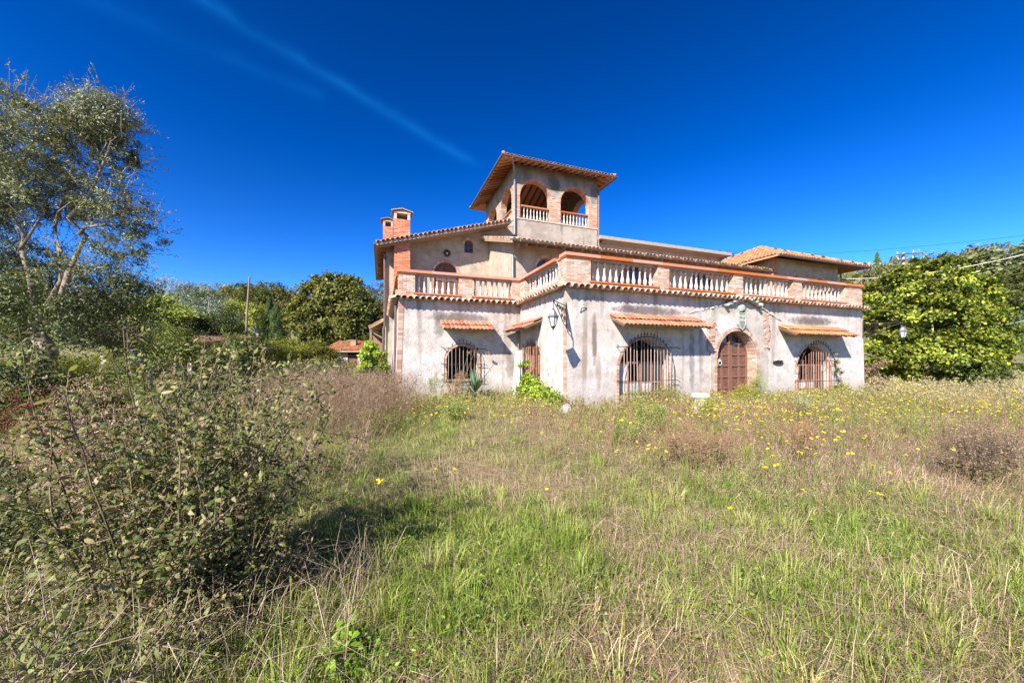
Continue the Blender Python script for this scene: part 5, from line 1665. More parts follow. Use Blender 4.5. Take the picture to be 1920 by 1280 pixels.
# ------------------------------------------------------------------ creeper mound and shrubs on the right
tree('creeper_mound', 'huge yellow-green creeper mound smothering trees right of the villa', 'creeper', (24.2, 20.6), px_blobs([(1745, 540, 62, 42), (1680, 565, 52, 52), (1800, 560, 52, 45), (1745, 600, 95, 55), (1660, 630, 40, 55), (1820, 620, 48, 55), (1740, 670, 100, 40), (1840, 670, 32, 40), (1655, 690, 36, 34), (1780, 500, 30, 16), (1720, 506, 32, 18)], 20.5), 38000, .17, .135, IVY, trunk=.2, clumps=520, sig=.09, shell=.78, up=.3, cvar=.42, droop=.5)
tree('dark_shrub', 'low dark green shrub at the foot of the creeper mound', 'shrub', (26.0, 20.5), px_blobs([(1800, 700, 60, 24), (1862, 710, 36, 18)], 20.0), 7000, .13, .07, DARKG, trunk=.05, shell=.3)
tree('hedge_shrub', 'clipped-looking green hedge running off at the right edge', 'hedge', (35.5, 25.5), px_blobs([(1885, 700, 42, 14), (1940, 700, 42, 16), (1900, 640, 34, 22, 6), (1950, 650, 34, 22, 6)], 25.5), 9000, .15, .08, [(.12, .16, .03), (.18, .22, .04), (.08, .11, .02)], trunk=.05, shell=.3)
tree('dry_shrub', 'dry brown twiggy shrub beside the right corner of the villa', 'shrub', (16.4, 15.9), px_blobs([(1640, 690, 14, 30), (1650, 720, 18, 20)], 16.2), 1600, .09, .03, [(.32, .22, .13), (.25, .16, .10)], trunk=.03, shell=.1)
tree('elder_bush', 'bright green elder bush between the pink hut and the villa', 'bush', (-5.75, 14.2), px_blobs([(697, 662, 20, 24), (690, 690, 24, 20), (710, 690, 14, 24), (680, 705, 22, 15)], 14.0), 5200, .13, .06, [(.24, .33, .035), (.32, .38, .06), (.16, .24, .03)], trunk=.04, shell=.2)

# ------------------------------------------------------------------ plants against the walls
def yucca(loc, label):
    root = thing('yucca', label, 'plant', loc)
    n = 90
    v = Veg()
    az_ = rng.uniform(0, 2 * np.pi, n); el = rng.uniform(.1, 1.45, n)
    d = np.stack([np.cos(az_) * np.cos(el), np.sin(az_) * np.cos(el), np.sin(el)], 1)
    p0 = d * .04 + np.array([0, 0, .28])
    s = np.cross(d, np.array([0, 0, 1.])); s /= np.linalg.norm(s, axis=1, keepdims=True)
    L = rng.uniform(.62, .95, n)
    c = mixcol([(.12, .20, .10), (.17, .25, .14), (.09, .15, .07), (.25, .27, .12)], n)
    v.leaves(p0, d, np.cross(s, d), L, .05, c, .12)
    v.build('leaves', M['olive'], root)
    MB().tube([(0, 0, -.05), (0, 0, .3)], [.07, .06], 7).build('stem', M['bark'], root)


p = hw(-2.05, LV - 1.0, 0)
yucca((p.x, p.y, gz(p.x, p.y)), 'spiky blue-green yucca below the small barred window')


def wall_plant(name, label, cat, u, v, pts, n, L, W, cols, stems=True, mat='leaf', sig=.3):
    b0 = hw(u, v, 0)
    root = thing(name, label, cat, (b0.x, b0.y, gz(b0.x, b0.y)))
    rel = []
    for (du, dv, z, r_) in pts:
        q_ = hw(u + du, v + dv, z) - b0
        rel.append((q_.x, q_.y, q_.z, r_, r_, r_))
    st = MB()
    for q_ in rel: limb(st, [(0, 0, -.05), (q_[0] * .5, q_[1] * .5, q_[2] * .5), (q_[0], q_[1], q_[2])], .012, .004, 5, .02)
    st.build('stem', M['polewood'], root)
    crown(rel, n, L, W, cols, max(10, n // 30), sig, .1, .4, droop=.2).build('foliage', M[mat], root)


wall_plant('creeper', 'bright green creeper climbing the barred gate and spilling at the corner', 'creeper', -.35, 1.6, [(-.1, .5, .35, .3), (.1, -.2, .3, .35), (.1, -.9, .25, .35), (.15, .9, .8, .2), (.2, 1.0, 1.3, .14), (.0, -1.5, .15, .3), (.2, .5, .6, .25), (.1, .1, .5, .25), (.05, 1.35, 1.25, .1)], 4200, .085, .07, BRIGHT + [(.34, .36, .05)])
wall_plant('vine', 'thin green vine climbing the right side of the far barred window', 'vine', 12.35, -.3, [(-.1, .05, .2, .25), (-.15, .05, .6, .16), (-.2, .1, 1.0, .14), (-.25, .1, 1.35, .12), (-.3, .15, 1.7, .1), (-.6, .1, .12, .2), (-.9, .1, .1, .18)], 1500, .07, .055, [(.18, .24, .04), (.28, .30, .06), (.30, .24, .06)])
wall_plant('weed', 'feathery pale green weed standing in the open doorway', 'weed', 7.2, -.45, [(0, 0, .4, .3), (.15, 0, .75, .26), (-.1, 0, .8, .2), (.1, .05, 1.0, .16), (-.4, 0, .3, .3)], 4200, .05, .008, [(.24, .30, .07), (.32, .35, .11), (.18, .24, .05)], sig=.4)
wall_plant('weed', 'yellow-green bushy weed left of the doorway', 'weed', 6.1, -.8, [(0, 0, .3, .3), (.3, 0, .45, .28), (-.3, -.1, .3, .25)], 3200, .05, .014, [(.26, .28, .05), (.2, .23, .04), (.36, .3, .05)], sig=.4)
wall_plant('weed', 'green weeds growing in front of the big barred window', 'weed', 2.7, -.5, [(-.6, 0, .35, .3), (-.1, 0, .3, .3), (.4, 0, .4, .3), (.8, 0, .45, .28)], 4600, .05, .014, [(.18, .22, .05), (.26, .28, .07), (.24, .18, .08)], sig=.4)
wall_plant('dead_creeper', 'bleached dead stems hanging across the small barred window', 'creeper', -2.6, LV - .3, [(.1, .1, 1.2, .05), (.5, .05, 1.75, .06), (.8, .1, 1.95, .05), (1.2, .0, 1.75, .05), (-.3, 0, .9, .15), (-.25, 0, .6, .2), (-.1, 0, .4, .2)], 380, .06, .03, [(.40, .28, .14), (.46, .34, .2), (.3, .2, .1)])

# ------------------------------------------------------------------ the near bush and its company
def six_leaves(v, p, axis, nrm, L, W, col):
    N = len(p)
    axis = axis / (np.linalg.norm(axis, axis=1, keepdims=True) + 1e-9)
    s = np.cross(axis, nrm); s /= (np.linalg.norm(s, axis=1, keepdims=True) + 1e-9)
    n2 = np.cross(s, axis)
    L = np.broadcast_to(L, (N,))[:, None]; W = np.broadcast_to(W, (N,))[:, None]
    cup = rng.uniform(.05, .4, (N, 1)); curl = rng.uniform(-.35, .15, (N, 1))
    f = [p, p + axis * L * .3 - s * W * .42 + n2 * W * cup, p + axis * L * .3 + s * W * .42 + n2 * W * cup,
         p + axis * L * .68 - s * W * .38 + n2 * (W * cup + L * curl * .3), p + axis * L * .68 + s * W * .38 + n2 * (W * cup + L * curl * .3), p + axis * L + n2 * L * curl]
    V = np.stack(f, 1).reshape(-1, 3)
    b = (np.arange(N) * 6)[:, None]
    F = np.concatenate([b + q for q in ([0, 2, 1], [1, 2, 4], [1, 4, 3], [3, 4, 5])], 0)
    v._push(V, F, np.repeat(col, 6, 0))


def shrub(root, n_stem, H, spread, leafL, leafW, cols, twig=.28, gap=.036, stemcol=((.16, .12, .075), (.24, .18, .115)), base_r=.25, lean=(0, 0), tip_bare=0.0, tw_per=1.0, start=.18):
    """many wandering stems from one foot, side twigs, alternate leaves"""
    lv, sv = Veg(), Veg()
    LP, LA, LN = [], [], []
    A, B, R0, R1 = [], [], [], []
    for _ in range(n_stem):
        a = random.uniform(0, 2 * math.pi)
        rr = base_r * math.sqrt(random.random())
        p_ = np.array([rr * math.cos(a), rr * math.sin(a), 0.0])
        h = H * random.uniform(.55, 1.05)
        tilt = spread * random.uniform(.1, 1.0)
        d = np.array([math.cos(a) * tilt + lean[0], math.sin(a) * tilt + lean[1], 1.0]); d /= np.linalg.norm(d)
        seg = 9; sl = h / seg
        r0 = .0035 + .0035 * h
        for k_ in range(seg):
            d = d + rng.normal(0, .10, 3) + np.array([0, 0, -.02]); d /= np.linalg.norm(d)
            q_ = p_ + d * sl
            A.append(p_); B.append(q_); R0.append(r0 * (1 - k_ / seg * .75)); R1.append(r0 * (1 - (k_ + 1) / seg * .75))
            if k_ / seg >= start:
                for _t in range(np.random.default_rng(int(abs(q_[0]) * 1e5) + k_).poisson(1.5 * tw_per)):
                    td = d * .35 + rng.normal(0, .6, 3) + np.array([0, 0, .15]); td /= np.linalg.norm(td)
                    L_ = twig * random.uniform(.4, 1.2)
                    o_ = p_ + (q_ - p_) * random.random()
                    e_ = o_ + td * L_
                    A.append(o_); B.append(e_); R0.append(.0028); R1.append(.0012)
                    m_ = max(2, int(L_ / gap))
                    side = np.cross(td, rng.normal(0, 1, 3)); side /= np.linalg.norm(side)
                    for i_ in range(m_):
                        t = (i_ + .6) / m_
                        if random.random() < tip_bare: continue
                        s_ = side * (1 if i_ % 2 else -1)
                        LP.append(o_ + td * L_ * t); LA.append(td * .55 + s_ * .8 + rng.normal(0, .25, 3)); LN.append(np.array([-.2, -.3, .8]) + rng.normal(0, .5, 3))
            p_ = q_
    A, B = np.array(A), np.array(B)
    sv.twigs(A, B, np.array(R0), np.array(R1), mixcol(stemcol, len(A)))
    LP, LA, LN = np.array(LP), np.array(LA), np.array(LN)
    n = len(LP)
    six_leaves(lv, LP, LA, LN, leafL * rng.uniform(.35, 1.35, n), leafW * rng.uniform(.4, 1.25, n), mixcol(cols, n, .2))
    sv.build('stems', M['grass'], root, kind='stuff')
    lv.build('foliage', M['leaf'], root, kind='stuff')
    return n


BUSH = [(.085, .12, .026), (.115, .15, .036), (.17, .19, .055), (.05, .075, .016), (.06, .09, .02), (.24, .235, .08), (.29, .20, .11), (.22, .20, .07), (.34, .27, .15)]


def bush(name, label, cat, x, y, *a, group=None, **kw):
    r_ = thing(name, label, cat, (x, y, gz(x, y) - .02), 0, group)
    shrub(r_, *a, **kw)
    return r_


bush('elm_bush', 'large leafy elm sucker bush filling the left foreground', 'bush', -2.02, 2.2, 58, 1.66, .22, .040, .023, BUSH, base_r=.33, lean=(.06, 0), tw_per=2.7, twig=.2, gap=.024)
bush('elm_bush', 'low right flank of suckers beside the large foreground bush', 'bush', -1.68, 2.1, 26, .7, .32, .034, .02, BUSH, base_r=.22, tw_per=2.4, twig=.18, gap=.024)
bush('elm_saplings', 'tall thin leafy suckers rising behind the foreground bush', 'bush', -2.75, 3.3, 22, 1.85, .25, .06, .035, [(.16, .20, .06), (.22, .26, .08), (.11, .14, .04), (.3, .31, .12)], base_r=.55, twig=.22, start=.35)
bush('elm_saplings', 'pale leafy suckers left of the pink hut in front of the dry thicket', 'bush', -3.2, 4.6, 18, 1.7, .3, .055, .032, [(.18, .20, .07), (.24, .26, .09), (.13, .15, .05)], base_r=.5, twig=.22, start=.3, tip_bare=.2)
bush('bramble', 'tangled bramble with grey-green leaves in the bottom left corner', 'bramble', -2.05, 1.7, 40, .5, .8, .034, .021, [(.13, .15, .04), (.19, .20, .06), (.09, .115, .025), (.28, .23, .1)], base_r=.5, stemcol=((.34, .25, .18), (.42, .33, .26)))
bush('bramble', 'low bramble spreading left of the large foreground bush', 'bramble', -3.0, 2.5, 34, .42, .7, .036, .022, [(.11, .14, .04), (.16, .19, .06), (.08, .10, .03), (.26, .23, .1)], base_r=.6, stemcol=((.34, .25, .18), (.42, .33, .26)))
bush('bramble', 'added bramble patch coloured dark for the shade left of the foreground bush', 'bramble', -4.7, 4.1, 60, .75, .8, .05, .03, [(.05, .07, .018), (.08, .10, .028), (.11, .12, .035), (.035, .05, .013)], base_r=.9, stemcol=((.34, .25, .18), (.42, .33, .26)))  # added for darkness: the shade on this side is painted in the leaf colours
bush('bramble', 'added leafy bramble coloured dark for shade under the brown seed heads on the left', 'bramble', -3.9, 3.0, 46, .62, .8, .045, .028, [(.055, .075, .02), (.085, .105, .03), (.13, .14, .045), (.04, .055, .014)], base_r=.6)  # added low growth whose dark leaves carry shade by colour
bush('bramble', 'reddish twiggy bramble right of the tall suckers', 'bramble', -2.55, 4.5, 26, .75, .6, .032, .018, [(.15, .14, .06), (.22, .18, .09), (.12, .12, .04), (.26, .15, .1)], base_r=.7, tip_bare=.3, stemcol=((.34, .22, .17), (.42, .30, .24)))
bush('weed', 'stout thistle-like weed stem at the bottom left corner', 'weed', -1.95, 1.5, 6, .7, .25, .04, .024, [(.15, .18, .05), (.22, .23, .08)], base_r=.05, twig=.16, stemcol=((.3, .24, .18),))
bush('seedling', 'fresh bright green broad-leaved seedling at the bottom edge', 'seedling', -.86, 1.72, 3, .2, .5, .075, .042, BRIGHT, base_r=.03, twig=.1, gap=.03, start=.4)


def plume_plant(label, x, y, H, n_stem, col, headcol, group=None, name='hemp_agrimony', cat='weed', head=.12, foot=.16, fluff=80, cl=5):
    r_ = thing(name, label, cat, (x, y, gz(x, y) - .02), random.uniform(0, 6), group)
    sv, hv = Veg(), Veg()
    for _ in range(n_stem):
        a = random.uniform(0, 6.28); rr = foot * random.random()
        p0 = np.array([rr * math.cos(a), rr * math.sin(a), 0]); h = H * random.uniform(.5, 1.05)
        p1 = p0 + np.array([math.cos(a) * .1 * h + random.gauss(0, .05), math.sin(a) * .1 * h + random.gauss(0, .05), h])
        sv.twigs(np.array([p0]), np.array([p1]), .006, .003, np.array([col]))
        for k_ in range(cl):
            t = .66 + .34 / cl * k_
            o_ = p0 + (p1 - p0) * t
            m = 5
            e_ = o_ + np.stack([rng.normal(0, head * (1.15 - t) * 2, m), rng.normal(0, head * (1.15 - t) * 2, m), rng.uniform(.02, .12, m)], 1)
            sv.twigs(np.repeat(o_[None], m, 0), e_, .002, .001, np.tile(np.array([col]), (m, 1)))
            f = fluff
            ii = rng.integers(0, m, f)
            pp = e_[ii] + rng.normal(0, .03, (f, 3)) * np.array([1.3, 1.3, .55])
            hv.leaves(pp, unit(f) + np.array([0, 0, .5]), unit(f), .026, .009, mixcol(headcol, f))
        nl = 26
        t = rng.uniform(.05, .7, nl)[:, None]
        hv.leaves(p0 + (p1 - p0) * t, unit(nl) * np.array([1, 1, .5]) + np.array([0, 0, -.3]), unit(nl) + np.array([0, 0, .6]), .07, .016, mixcol([(.16, .15, .07), (.2, .14, .08), (.12, .13, .05)], nl))
    sv.build('stem', M['grass'], r_); hv.build('seed_heads', M['grass'], r_)


AGR = [(.36, .24, .17), (.46, .33, .25), (.26, .17, .11)]
plume_plant('brown fluffy seed heads standing left of the foreground bush', -3.32, 2.78, 1.36, 8, (.22, .15, .10), AGR)
plume_plant('lower brown seed heads right beside the tallest brown ones', -3.0, 2.72, 1.12, 6, (.22, .15, .10), AGR)
plume_plant('rust red dock seed spikes at the left edge', -6.3, 4.5, 1.15, 10, (.20, .06, .04), [(.20, .05, .035), (.26, .09, .06), (.14, .05, .03)], name='dock', head=.05, foot=.3, fluff=26, cl=7)
plume_plant('dark brown dead weed clump at the right edge of the meadow', 5.75, 4.4, .62, 26, (.22, .15, .11), [(.30, .20, .14), (.2, .13, .1), (.38, .27, .2)], name='dead_weed', head=.2, foot=.42, fluff=12, cl=5)
plume_plant('rusty red-brown weed clump in the middle of the meadow right of centre', 2.55, 5.2, .5, 30, (.36, .21, .13), [(.40, .24, .15), (.3, .17, .1)], name='dead_weed', head=.16, foot=.65, fluff=3, cl=4)
plume_plant('rusty dead weed with upright spikes right of the rusty clump', 4.15, 5.3, .62, 9, (.36, .2, .12), [(.4, .22, .13), (.3, .16, .1)], name='dead_weed', head=.05, foot=.35, fluff=14)
plume_plant('tall green stalk in front of the left wing wall', -3.55 + 1.2, 10.9, 1.25, 5, (.2, .24, .08), [(.24, .29, .10), (.3, .32, .14)], name='tall_weed', head=.06)
plume_plant('tall brown stalks below the left corner of the small window', -1.75, 11.9, 1.15, 7, (.3, .19, .1), [(.42, .28, .16), (.34, .22, .12)], name='tall_weed', head=.09)

# feathery green weeds standing out of the meadow
def feathery(label, x, y, H, wd, n, cols, L=.05, W=.007):
    r_ = thing('feathery_weed', label, 'weed', (x, y, gz(x, y) - .02), 0, 'feathery weeds in the meadow')
    sv = Veg(); m = max(6, n // 260)
    a = rng.uniform(0, 6.28, m); t = rng.uniform(.1, 1, m)
    b = np.stack([np.cos(a) * wd * t, np.sin(a) * wd * t, H * rng.uniform(.55, 1, m)], 1)
    sv.twigs(b * np.array([.25, .25, 0]), b, .005, .002, mixcol([(.22, .22, .08), (.3, .26, .12)], m))
    sv.build('stem', M['grass'], r_, kind='stuff')
    i = rng.integers(0, m, n); s = rng.uniform(.3, 1.05, (n, 1))
    p = b[i] * (np.array([.25, .25, 0]) * (1 - s) + s) + rng.normal(0, .035 + .05 * wd, (n, 3))
    lv = Veg(); lv.leaves(p, unit(n) + np.array([0, 0, .7]), unit(n), L * rng.uniform(.6, 1.3, n), W * max(1, y / 5), mixcol(cols, n, .2), .05)
    lv.build('foliage', M['grass'], r_, kind='stuff')


FE = [(.24, .28, .07), (.32, .34, .11), (.17, .22, .05)]
feathery('tall pale green feathery weed in the meadow below the big window', 2.75, 7.2, .75, .35, 3600, FE)
feathery('bushy pale green weed between the big window and the rusty clump', 1.95, 6.3, .5, .4, 3000, FE)
feathery('yellow-green weed clump in the meadow in front of the front door', 4.6, 8.4, .65, .4, 3200, [(.34, .33, .07), (.26, .28, .06), (.42, .36, .08)])
feathery('greyish feathery weed in front of the far right window', 7.9, 9.6, .6, .5, 2800, [(.32, .32, .17), (.4, .36, .22), (.24, .26, .1)])
feathery('green weed clump near the shaded corner of the left wing', -1.4, 8.6, .55, .45, 3200, FE)
feathery('low yellow-green weed clump at the edge of the brown thicket', -2.6, 7.2, .5, .4, 2800, [(.30, .32, .07), (.24, .27, .06), (.36, .3, .12)])

# ------------------------------------------------------------------ the meadow
def in_house(x, y, m=.12):
    dx, dy = x - HO.x, y - HO.y
    u = dx * math.cos(HA) + dy * math.sin(HA); v = -dx * math.sin(HA) + dy * math.cos(HA)
    a = (u > -m) & (u < RU + m) & (v > -m) & (v < 13)
    b = (u > LU - m) & (u < 1) & (v > LV - m) & (v < 17)
    c = (u > CU0 - m) & (u < CU1 + m) & (v > CV - m) & (v < 12)
    return a | b | c


def field_pts(n, y0, y1, e=.4, xr=1.5):
    t = rng.random(n)
    y = (y0 ** e + t * (y1 ** e - y0 ** e)) ** (1 / e)
    x = rng.uniform(-xr, xr, n) * (y + .35)
    keep = ~in_house(x, y)
    x, y = x[keep], y[keep]
    return x, y, ground_z(x, y)


def dryness(x, y):
    d = fbm(x, y, 2.6, 41) * .75 + fbm(x, y, .8, 77) * .35
    d = d + np.clip((y - 3.2) / 5, 0, 1) * .10 + np.clip((x - .6) / 4, -.6, 1) * .10 - .5 * np.exp(-((x + .55) ** 2 / 1.1 + (y - 2.75) ** 2 / .45))
    d = d + .45 * np.exp(-(((x + .75) / .75) ** 2 + ((y - 4.5) / .5) ** 2)) + .25 * np.exp(-(((x - .35) / .5) ** 2 + ((y - 1.75) / .22) ** 2)) + .2 * np.exp(-(((x - .75) / .3) ** 2 + ((y - 2.7) / .6) ** 2))
    d = .55 + (d - .55) * 1.35
    d = d + (fbm(x, y, .28, 15) - .5) * .4
    return d


GREEN = [(.16, .25, .022), (.22, .30, .036), (.30, .33, .055), (.11, .18, .02)]
TUS = [(.22, .30, .05), (.30, .34, .075), (.17, .26, .035), (.38, .36, .13)]
STRAW = [(.50, .375, .265), (.44, .30, .22), (.58, .47, .34), (.37, .23, .165), (.34, .20, .13)]

v = Veg()
x, y, z = field_pts(260000, 1.15, 27)
d = dryness(x, y)
keep = rng.random(len(x)) < np.clip(1.55 - d * 1.6, .12, 1)
x, y, z, d = x[keep], y[keep], z[keep], d[keep]
n = len(x)
tuft = fbm(x, y, .35, 13)
h = (.045 + .15 * rng.random(n) ** 1.8) * (.3 + tuft * 1.2) * (1 + .7 * np.clip((y - 4) / 8, 0, 1))
w = np.maximum(.0038, y * .0007) * rng.uniform(.7, 1.5, n)
col = mixcol(GREEN, n, .2)
yel = np.clip((d - .5) * 2.2, 0, .8)[:, None]
col = col * (1 - yel) + np.array([.36, .32, .095]) * yel
v.blades(np.stack([x, y, z - .01], 1), h, w, rng.uniform(0, 6.28, n), np.abs(rng.normal(.65, .5, n)), col)
o = v.build('meadow_grass', M['grass'], kind='stuff'); tag(o, 'green and yellowing grass covering the whole meadow', 'grass')

v = Veg()
x, y, z = field_pts(120000, 1.15, 26)
d = dryness(x, y)
keep = rng.random(len(x)) < np.clip(-.35 + d * 1.8, .12, 1)
x, y, z, d = x[keep], y[keep], z[keep], d[keep]
n = len(x)
h = .07 + .30 * rng.random(n) ** 2.2
w = np.maximum(.0026, y * .00055) * rng.uniform(.6, 1.4, n)
comb = fbm(x, y, 1.2, 5) * 9
v.blades(np.stack([x, y, z - .01], 1), h, w, comb + rng.normal(0, .9, n), np.abs(rng.normal(.8, .6, n)), mixcol(STRAW, n, .16), 1.3)
o = v.build('dry_grass', M['grass'], kind='stuff'); tag(o, 'pale dry straw and dead grass stems mixed through the meadow', 'dry grass')

# long arching dead canes and stalks round the foot of the near bush
v = Veg()
x, y = rng.uniform(-2.5, -.75, 900), rng.uniform(1.3, 2.5, 900)
n = len(x)
v.blades(np.stack([x, y, ground_z(x, y)], 1), rng.uniform(.2, .62, n), rng.uniform(.0022, .0045, n), rng.uniform(0, 6.28, n), np.abs(rng.normal(.9, .5, n)), mixcol([(.40, .30, .21), (.32, .22, .16), (.48, .38, .28), (.24, .16, .11)], n), 1.2)
o = v.build('dead_canes', M['grass'], kind='stuff'); tag(o, 'tan arching dead stalks round the foot of the foreground bush', 'dry grass')

# tussocks of longer grass standing out of the sward
v = Veg()
cx, cy, _ = field_pts(1500, 1.5, 13, .7)
kk = rng.random(len(cx)) < np.clip(1.3 - dryness(cx, cy) * 1.1, .15, 1)
cx, cy = cx[kk], cy[kk]
per = 46; m = len(cx)
x = np.repeat(cx, per) + rng.normal(0, .035, m * per); y = np.repeat(cy, per) + rng.normal(0, .035, m * per)
hh = np.repeat(rng.uniform(.14, .32, m), per) * rng.uniform(.5, 1.1, m * per)
az_ = np.arctan2(y - np.repeat(cy, per), x - np.repeat(cx, per)) + rng.normal(0, .5, m * per)
tc = np.repeat(mixcol(TUS, m, .18), per, 0) * rng.uniform(.8, 1.2, (m * per, 1))
v.blades(np.stack([x, y, ground_z(x, y) - .01], 1), hh, np.maximum(.0042, y * .0007), az_, np.abs(rng.normal(.55, .35, m * per)), tc)
o = v.build('grass_tussocks', M['grass'], kind='stuff'); tag(o, 'taller yellow-green tussocks rising from the meadow', 'grass')

# flattened thatch close to the ground
v = Veg()
x, y, z = field_pts(95000, 1.15, 16)
keep = rng.random(len(x)) < np.clip(-.1 + dryness(x, y) * 1.5, .2, 1)
x, y, z = x[keep], y[keep], z[keep]
n = len(x)
a = rng.uniform(0, 6.28, n)
p0 = np.stack([x, y, z + rng.uniform(.0, .05, n)], 1)
L = rng.uniform(.06, .28, n)
ax = np.stack([np.cos(a), np.sin(a), rng.normal(0, .22, n)], 1)
v.leaves(p0, ax, np.array([0, 0, 1.]) + rng.normal(0, .3, (n, 3)), L, np.maximum(.004, y * .0008), mixcol(STRAW + [(.25, .2, .12), (.2, .19, .07)], n, .2), .05)
o = v.build('thatch', M['grass'], kind='stuff'); tag(o, 'flattened tan thatch lying between the grass tufts', 'dry grass')

# small broad leaves of clover, plantain and mint
v = Veg()
x, y, z = field_pts(60000, 1.15, 14)
d = dryness(x, y)
keep = (rng.random(len(x)) < np.clip(1.2 - d * 1.15, .1, 1)) & (fbm(x, y, .7, 91) > .47)
x, y, z = x[keep], y[keep], z[keep]
n = len(x)
a = rng.uniform(0, 6.28, n)
v.leaves(np.stack([x, y, z + rng.uniform(.01, .12, n)], 1), np.stack([np.cos(a), np.sin(a), rng.normal(.2, .35, n)], 1), np.array([-.15, -.3, 1.]) + rng.normal(0, .4, (n, 3)), rng.uniform(.016, .042, n), rng.uniform(.009, .018, n), mixcol([(.13, .22, .03), (.18, .27, .045), (.10, .17, .03), (.24, .28, .06)], n, .2), .15)
o = v.build('broadleaf_weeds', M['leaf'], kind='stuff'); tag(o, 'small broad-leaved weeds low in the meadow grass', 'weeds')


# taller dead forbs: thin branching stalks with seed specks
def forbs(name, label, x, y, H, stalk, leafc, ntw=6, nl=6, tw=.14, lL=.03, lW=.010, wmin=.0022, wk=.00045):
    z = ground_z(x, y); n = len(x)
    h = H * rng.uniform(.45, 1.1, n)
    p0 = np.stack([x, y, z - .02], 1)
    lean = rng.normal(0, .16, (n, 2))
    p1 = p0 + np.stack([lean[:, 0] * h, lean[:, 1] * h, h], 1)
    v = Veg()
    sc_ = mixcol(stalk, n, .2)
    r_ = np.maximum(wmin, y * wk) / 2
    v.twigs(p0, p1, r_ * 1.3, r_ * .7, sc_)
    t = rng.uniform(.35, 1, (n * ntw, 1)); ii = np.repeat(np.arange(n), ntw)
    a = p0[ii] + (p1 - p0)[ii] * t
    dirs = unit(n * ntw) * np.array([1, 1, .4]) + np.array([0, 0, .75])
    b = a + dirs * (tw * (1.25 - t) * rng.uniform(.4, 1.3, (n * ntw, 1)) * (h[ii] / .6)[:, None])
    v.blades_like = None
    # side twigs as thin leaves (two triangles each)
    v.leaves(a, b - a, unit(n * ntw), np.linalg.norm(b - a, axis=1), r_[ii] * 2.2, sc_[ii], .05)
    m = n * nl
    jj = rng.integers(0, n * ntw, m)
    q = a[jj] + (b - a)[jj] * rng.uniform(.3, 1.05, (m, 1))
    s = np.maximum(1.0, y[ii[jj]] / 7)
    v.leaves(q, unit(m) + np.array([0, 0, .3]), unit(m) + np.array([-.2, -.4, .5]), lL * s * rng.uniform(.5, 1.3, m), lW * s * rng.uniform(.6, 1.3, m), mixcol(leafc, m, .22), .15)
    o = v.build(name, M['grass'], kind='stuff')
    return tag(o, label, 'weeds')


def region(n, x0, x1, y0, y1, dens=None):
    x = rng.uniform(x0, x1, n); y = rng.uniform(y0, y1, n)
    k_ = ~in_house(x, y, .1)
    if dens is not None: k_ &= rng.random(n) < dens(x, y)
    return x[k_], y[k_]


BROWN = [(.24, .15, .105), (.17, .105, .075), (.33, .23, .17)]
x, y = region(5200, -9.5, -2.2, 6.2, 15.5, lambda x, y: np.clip(1 - np.abs(x - (-.42 * y - .6)) / 2.6, 0, 1) * 1.3)
forbs('dry_thicket', 'dense brown thicket of dead weeds in front of the hut and left wing', x, y, 1.1, BROWN, [(.32, .21, .15), (.22, .145, .10), (.42, .31, .24), (.2, .18, .06), (.16, .17, .045)], 16, 13, .30, .034, .013)
x, y = region(9000, -7, 13, 6.2, 15.5, lambda x, y: np.clip(.25 + (y - 6.2) / 6, 0, 1) * (.35 + fbm(x, y, 1.6, 33)))
forbs('weed_belt', 'tall mixed weeds in front of the villa walls', x, y, .40, [(.26, .22, .09), (.32, .25, .13), (.20, .21, .06)], [(.22, .25, .05), (.30, .29, .07), (.34, .25, .13), (.17, .22, .045), (.40, .33, .12)], 8, 12, .16, .037, .014)
x, y = region(7000, .2, 12, 3.4, 11, lambda x, y: np.clip((fbm(x, y, 2.0, 55) - .32) * 2.4, 0, 1) * np.clip(1.2 - np.abs(y - 6.3) / 4.5, .1, 1))
forbs('dead_forbs', 'brown haze of dead branching forbs across the right of the meadow', x, y, .52, [(.32, .18, .12), (.38, .25, .17), (.24, .14, .09)], [(.36, .21, .14), (.44, .30, .2), (.26, .15, .09)], 10, 9, .16, .022, .010, .0022, .0005)
x, y = region(2400, 11, 34, 10, 24, lambda x, y: .45 + fbm(x, y, 3, 8) * .6)
forbs('far_meadow_weeds', 'pale pinkish weeds running up to the creeper mound on the right', x, y, .6, [(.36, .27, .2), (.3, .24, .12)], [(.34, .30, .10), (.40, .30, .2), (.24, .26, .06), (.46, .38, .26)], 10, 16, .2, .04, .015)
x, y = region(1500, -30, -8, 13, 27, lambda x, y: .5 + fbm(x, y, 3, 18) * .5)
forbs('far_scrub', 'brown and green scrub on the slope behind the ruined shed', x, y, .8, [(.3, .22, .14), (.2, .18, .08)], [(.16, .18, .045), (.22, .22, .06), (.28, .2, .12)], 10, 16, .25, .05, .02)
x, y = region(900, -1.2, 4.5, 1.6, 4.6, lambda x, y: np.clip((fbm(x, y, .9, 62) - .3) * 2, 0, 1))
forbs('near_forbs', 'thin tan seed stalks scattered through the near grass', x, y, .30, [(.40, .29, .2), (.33, .25, .13)], [(.42, .33, .22), (.3, .27, .1)], 5, 5, .09, .012, .005)

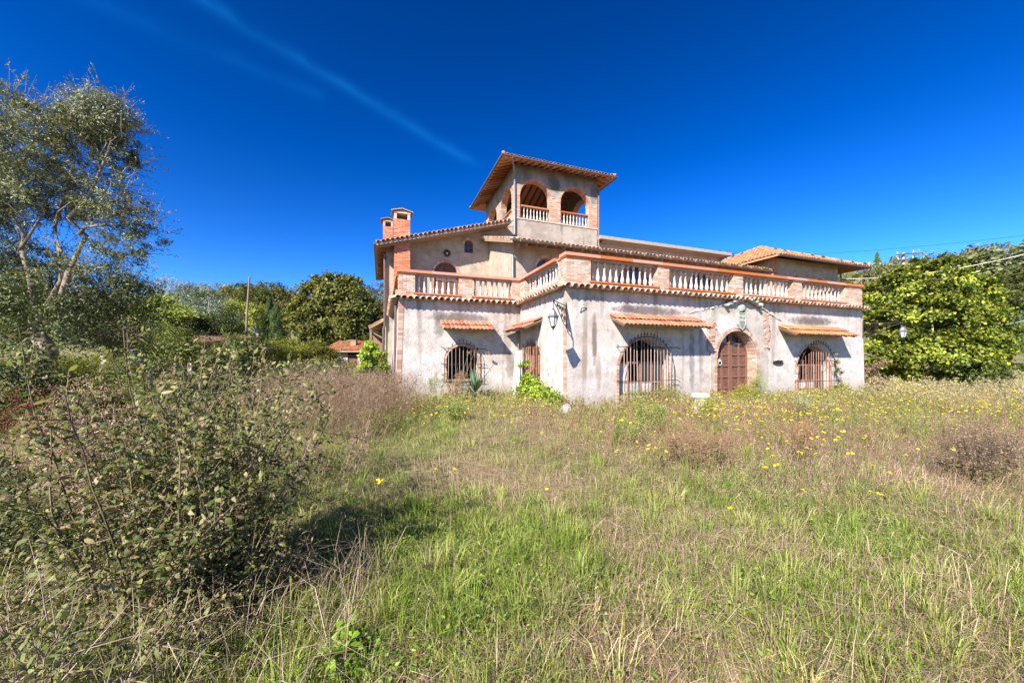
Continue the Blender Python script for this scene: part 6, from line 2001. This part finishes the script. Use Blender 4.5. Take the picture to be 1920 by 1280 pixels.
# ------------------------------------------------------------------ yellow flowers
def flower_mesh(k_):
    r2 = np.random.default_rng(k_)
    v_ = []; f_ = []; c_ = []
    m = 9
    mb = MB()
    for i in range(m):
        a = 2 * math.pi * i / m + r2.uniform(-.1, .1); da = .26
        L = r2.uniform(.85, 1.05)
        mb.add([(.2 * math.cos(a), .2 * math.sin(a), .02), (.7 * math.cos(a - da), .7 * math.sin(a - da), .08), (L * math.cos(a), L * math.sin(a), .05 + r2.uniform(-.1, .12)), (.7 * math.cos(a + da), .7 * math.sin(a + da), .08)], [(0, 1, 2, 3)], (.80, .60, .012))
    mb.lathe([(.0, .0), (.3, .04), (.24, .14), (.0, .2)], 7, (0, 0, 0), (.72, .42, .01))
    return mb.mesh('flower_head', M['petal'])


FL = [flower_mesh(i) for i in range(3)]
ST = MB().tube([(0, 0, -1), (.02, 0, -.4), (0, 0, 0)], [.006, .005, .004], 4, (.16, .19, .05)).mesh('flower_stem', M['petal'])
cand_x, cand_y = region(2600, -2.4, 13, 2.8, 10.2, lambda x, y: np.where(x > .9, np.clip((fbm(x, y, 1.5, 71) - .36) * 3.2, 0, 1) * np.clip((y - 3.0) / 2.5, .05, 1), np.where(y > 6.5, .28, .05)))
order = np.argsort(cand_y)
nfl = 0
far_v = Veg(); fx = []; 
for i in order:
    X, Y = float(cand_x[i]), float(cand_y[i])
    hgt = random.uniform(.28, .5)
    z0 = gz(X, Y)
    s_ = random.uniform(.016, .027)
    if nfl < 280 and random.random() < .6:
        lab = 'yellow daisy-like flower on a thin stem in the meadow'
        r_ = thing('yellow_flower', lab, 'flower', (X, Y, z0), random.uniform(0, 6), 'yellow flowers in the meadow')
        inst('stem', ST, r_, (0, 0, hgt), (random.gauss(0, .1), random.gauss(0, .1), 0), (1, 1, hgt + .03))
        inst('flower_head', FL[i % 3], r_, (0, 0, hgt), (random.gauss(.15, .3), random.gauss(-.1, .3), 0), (s_, s_, s_))
        nfl += 1
    else:
        fx.append((X, Y, z0 + hgt, s_))
xx, yy = region(1500, -6.5, 15, 7.5, 15, lambda x, y: np.clip((fbm(x, y, 1.3, 29) - .38) * 3, 0, 1))
for X, Y in zip(xx, yy): fx.append((X, Y, gz(X, Y) + random.uniform(.3, .65), random.uniform(.018, .03)))
fx = np.array(fx); n = len(fx)
for q_ in range(3):
    far_v.leaves(fx[:, :3] + rng.normal(0, .006, (n, 3)) - np.array([0, 0, 0]), unit(n) * np.array([1, 1, .25]), np.array([-.2, -.4, 1.]) + rng.normal(0, .25, (n, 3)), fx[:, 3] * 1.5, fx[:, 3] * 1.2, mixcol([(.78, .56, .015), (.7, .46, .012), (.82, .66, .03)], n, .08), .1)
far_v.twigs(np.stack([fx[:, 0], fx[:, 1], ground_z(fx[:, 0], fx[:, 1])], 1), fx[:, :3], .002, .0015, mixcol([(.18, .2, .06), (.25, .2, .1)], n))
o = far_v.build('distant_flowers', M['petal'], kind='stuff'); tag(o, 'countless tiny yellow flower heads among the weeds by the villa', 'flowers')
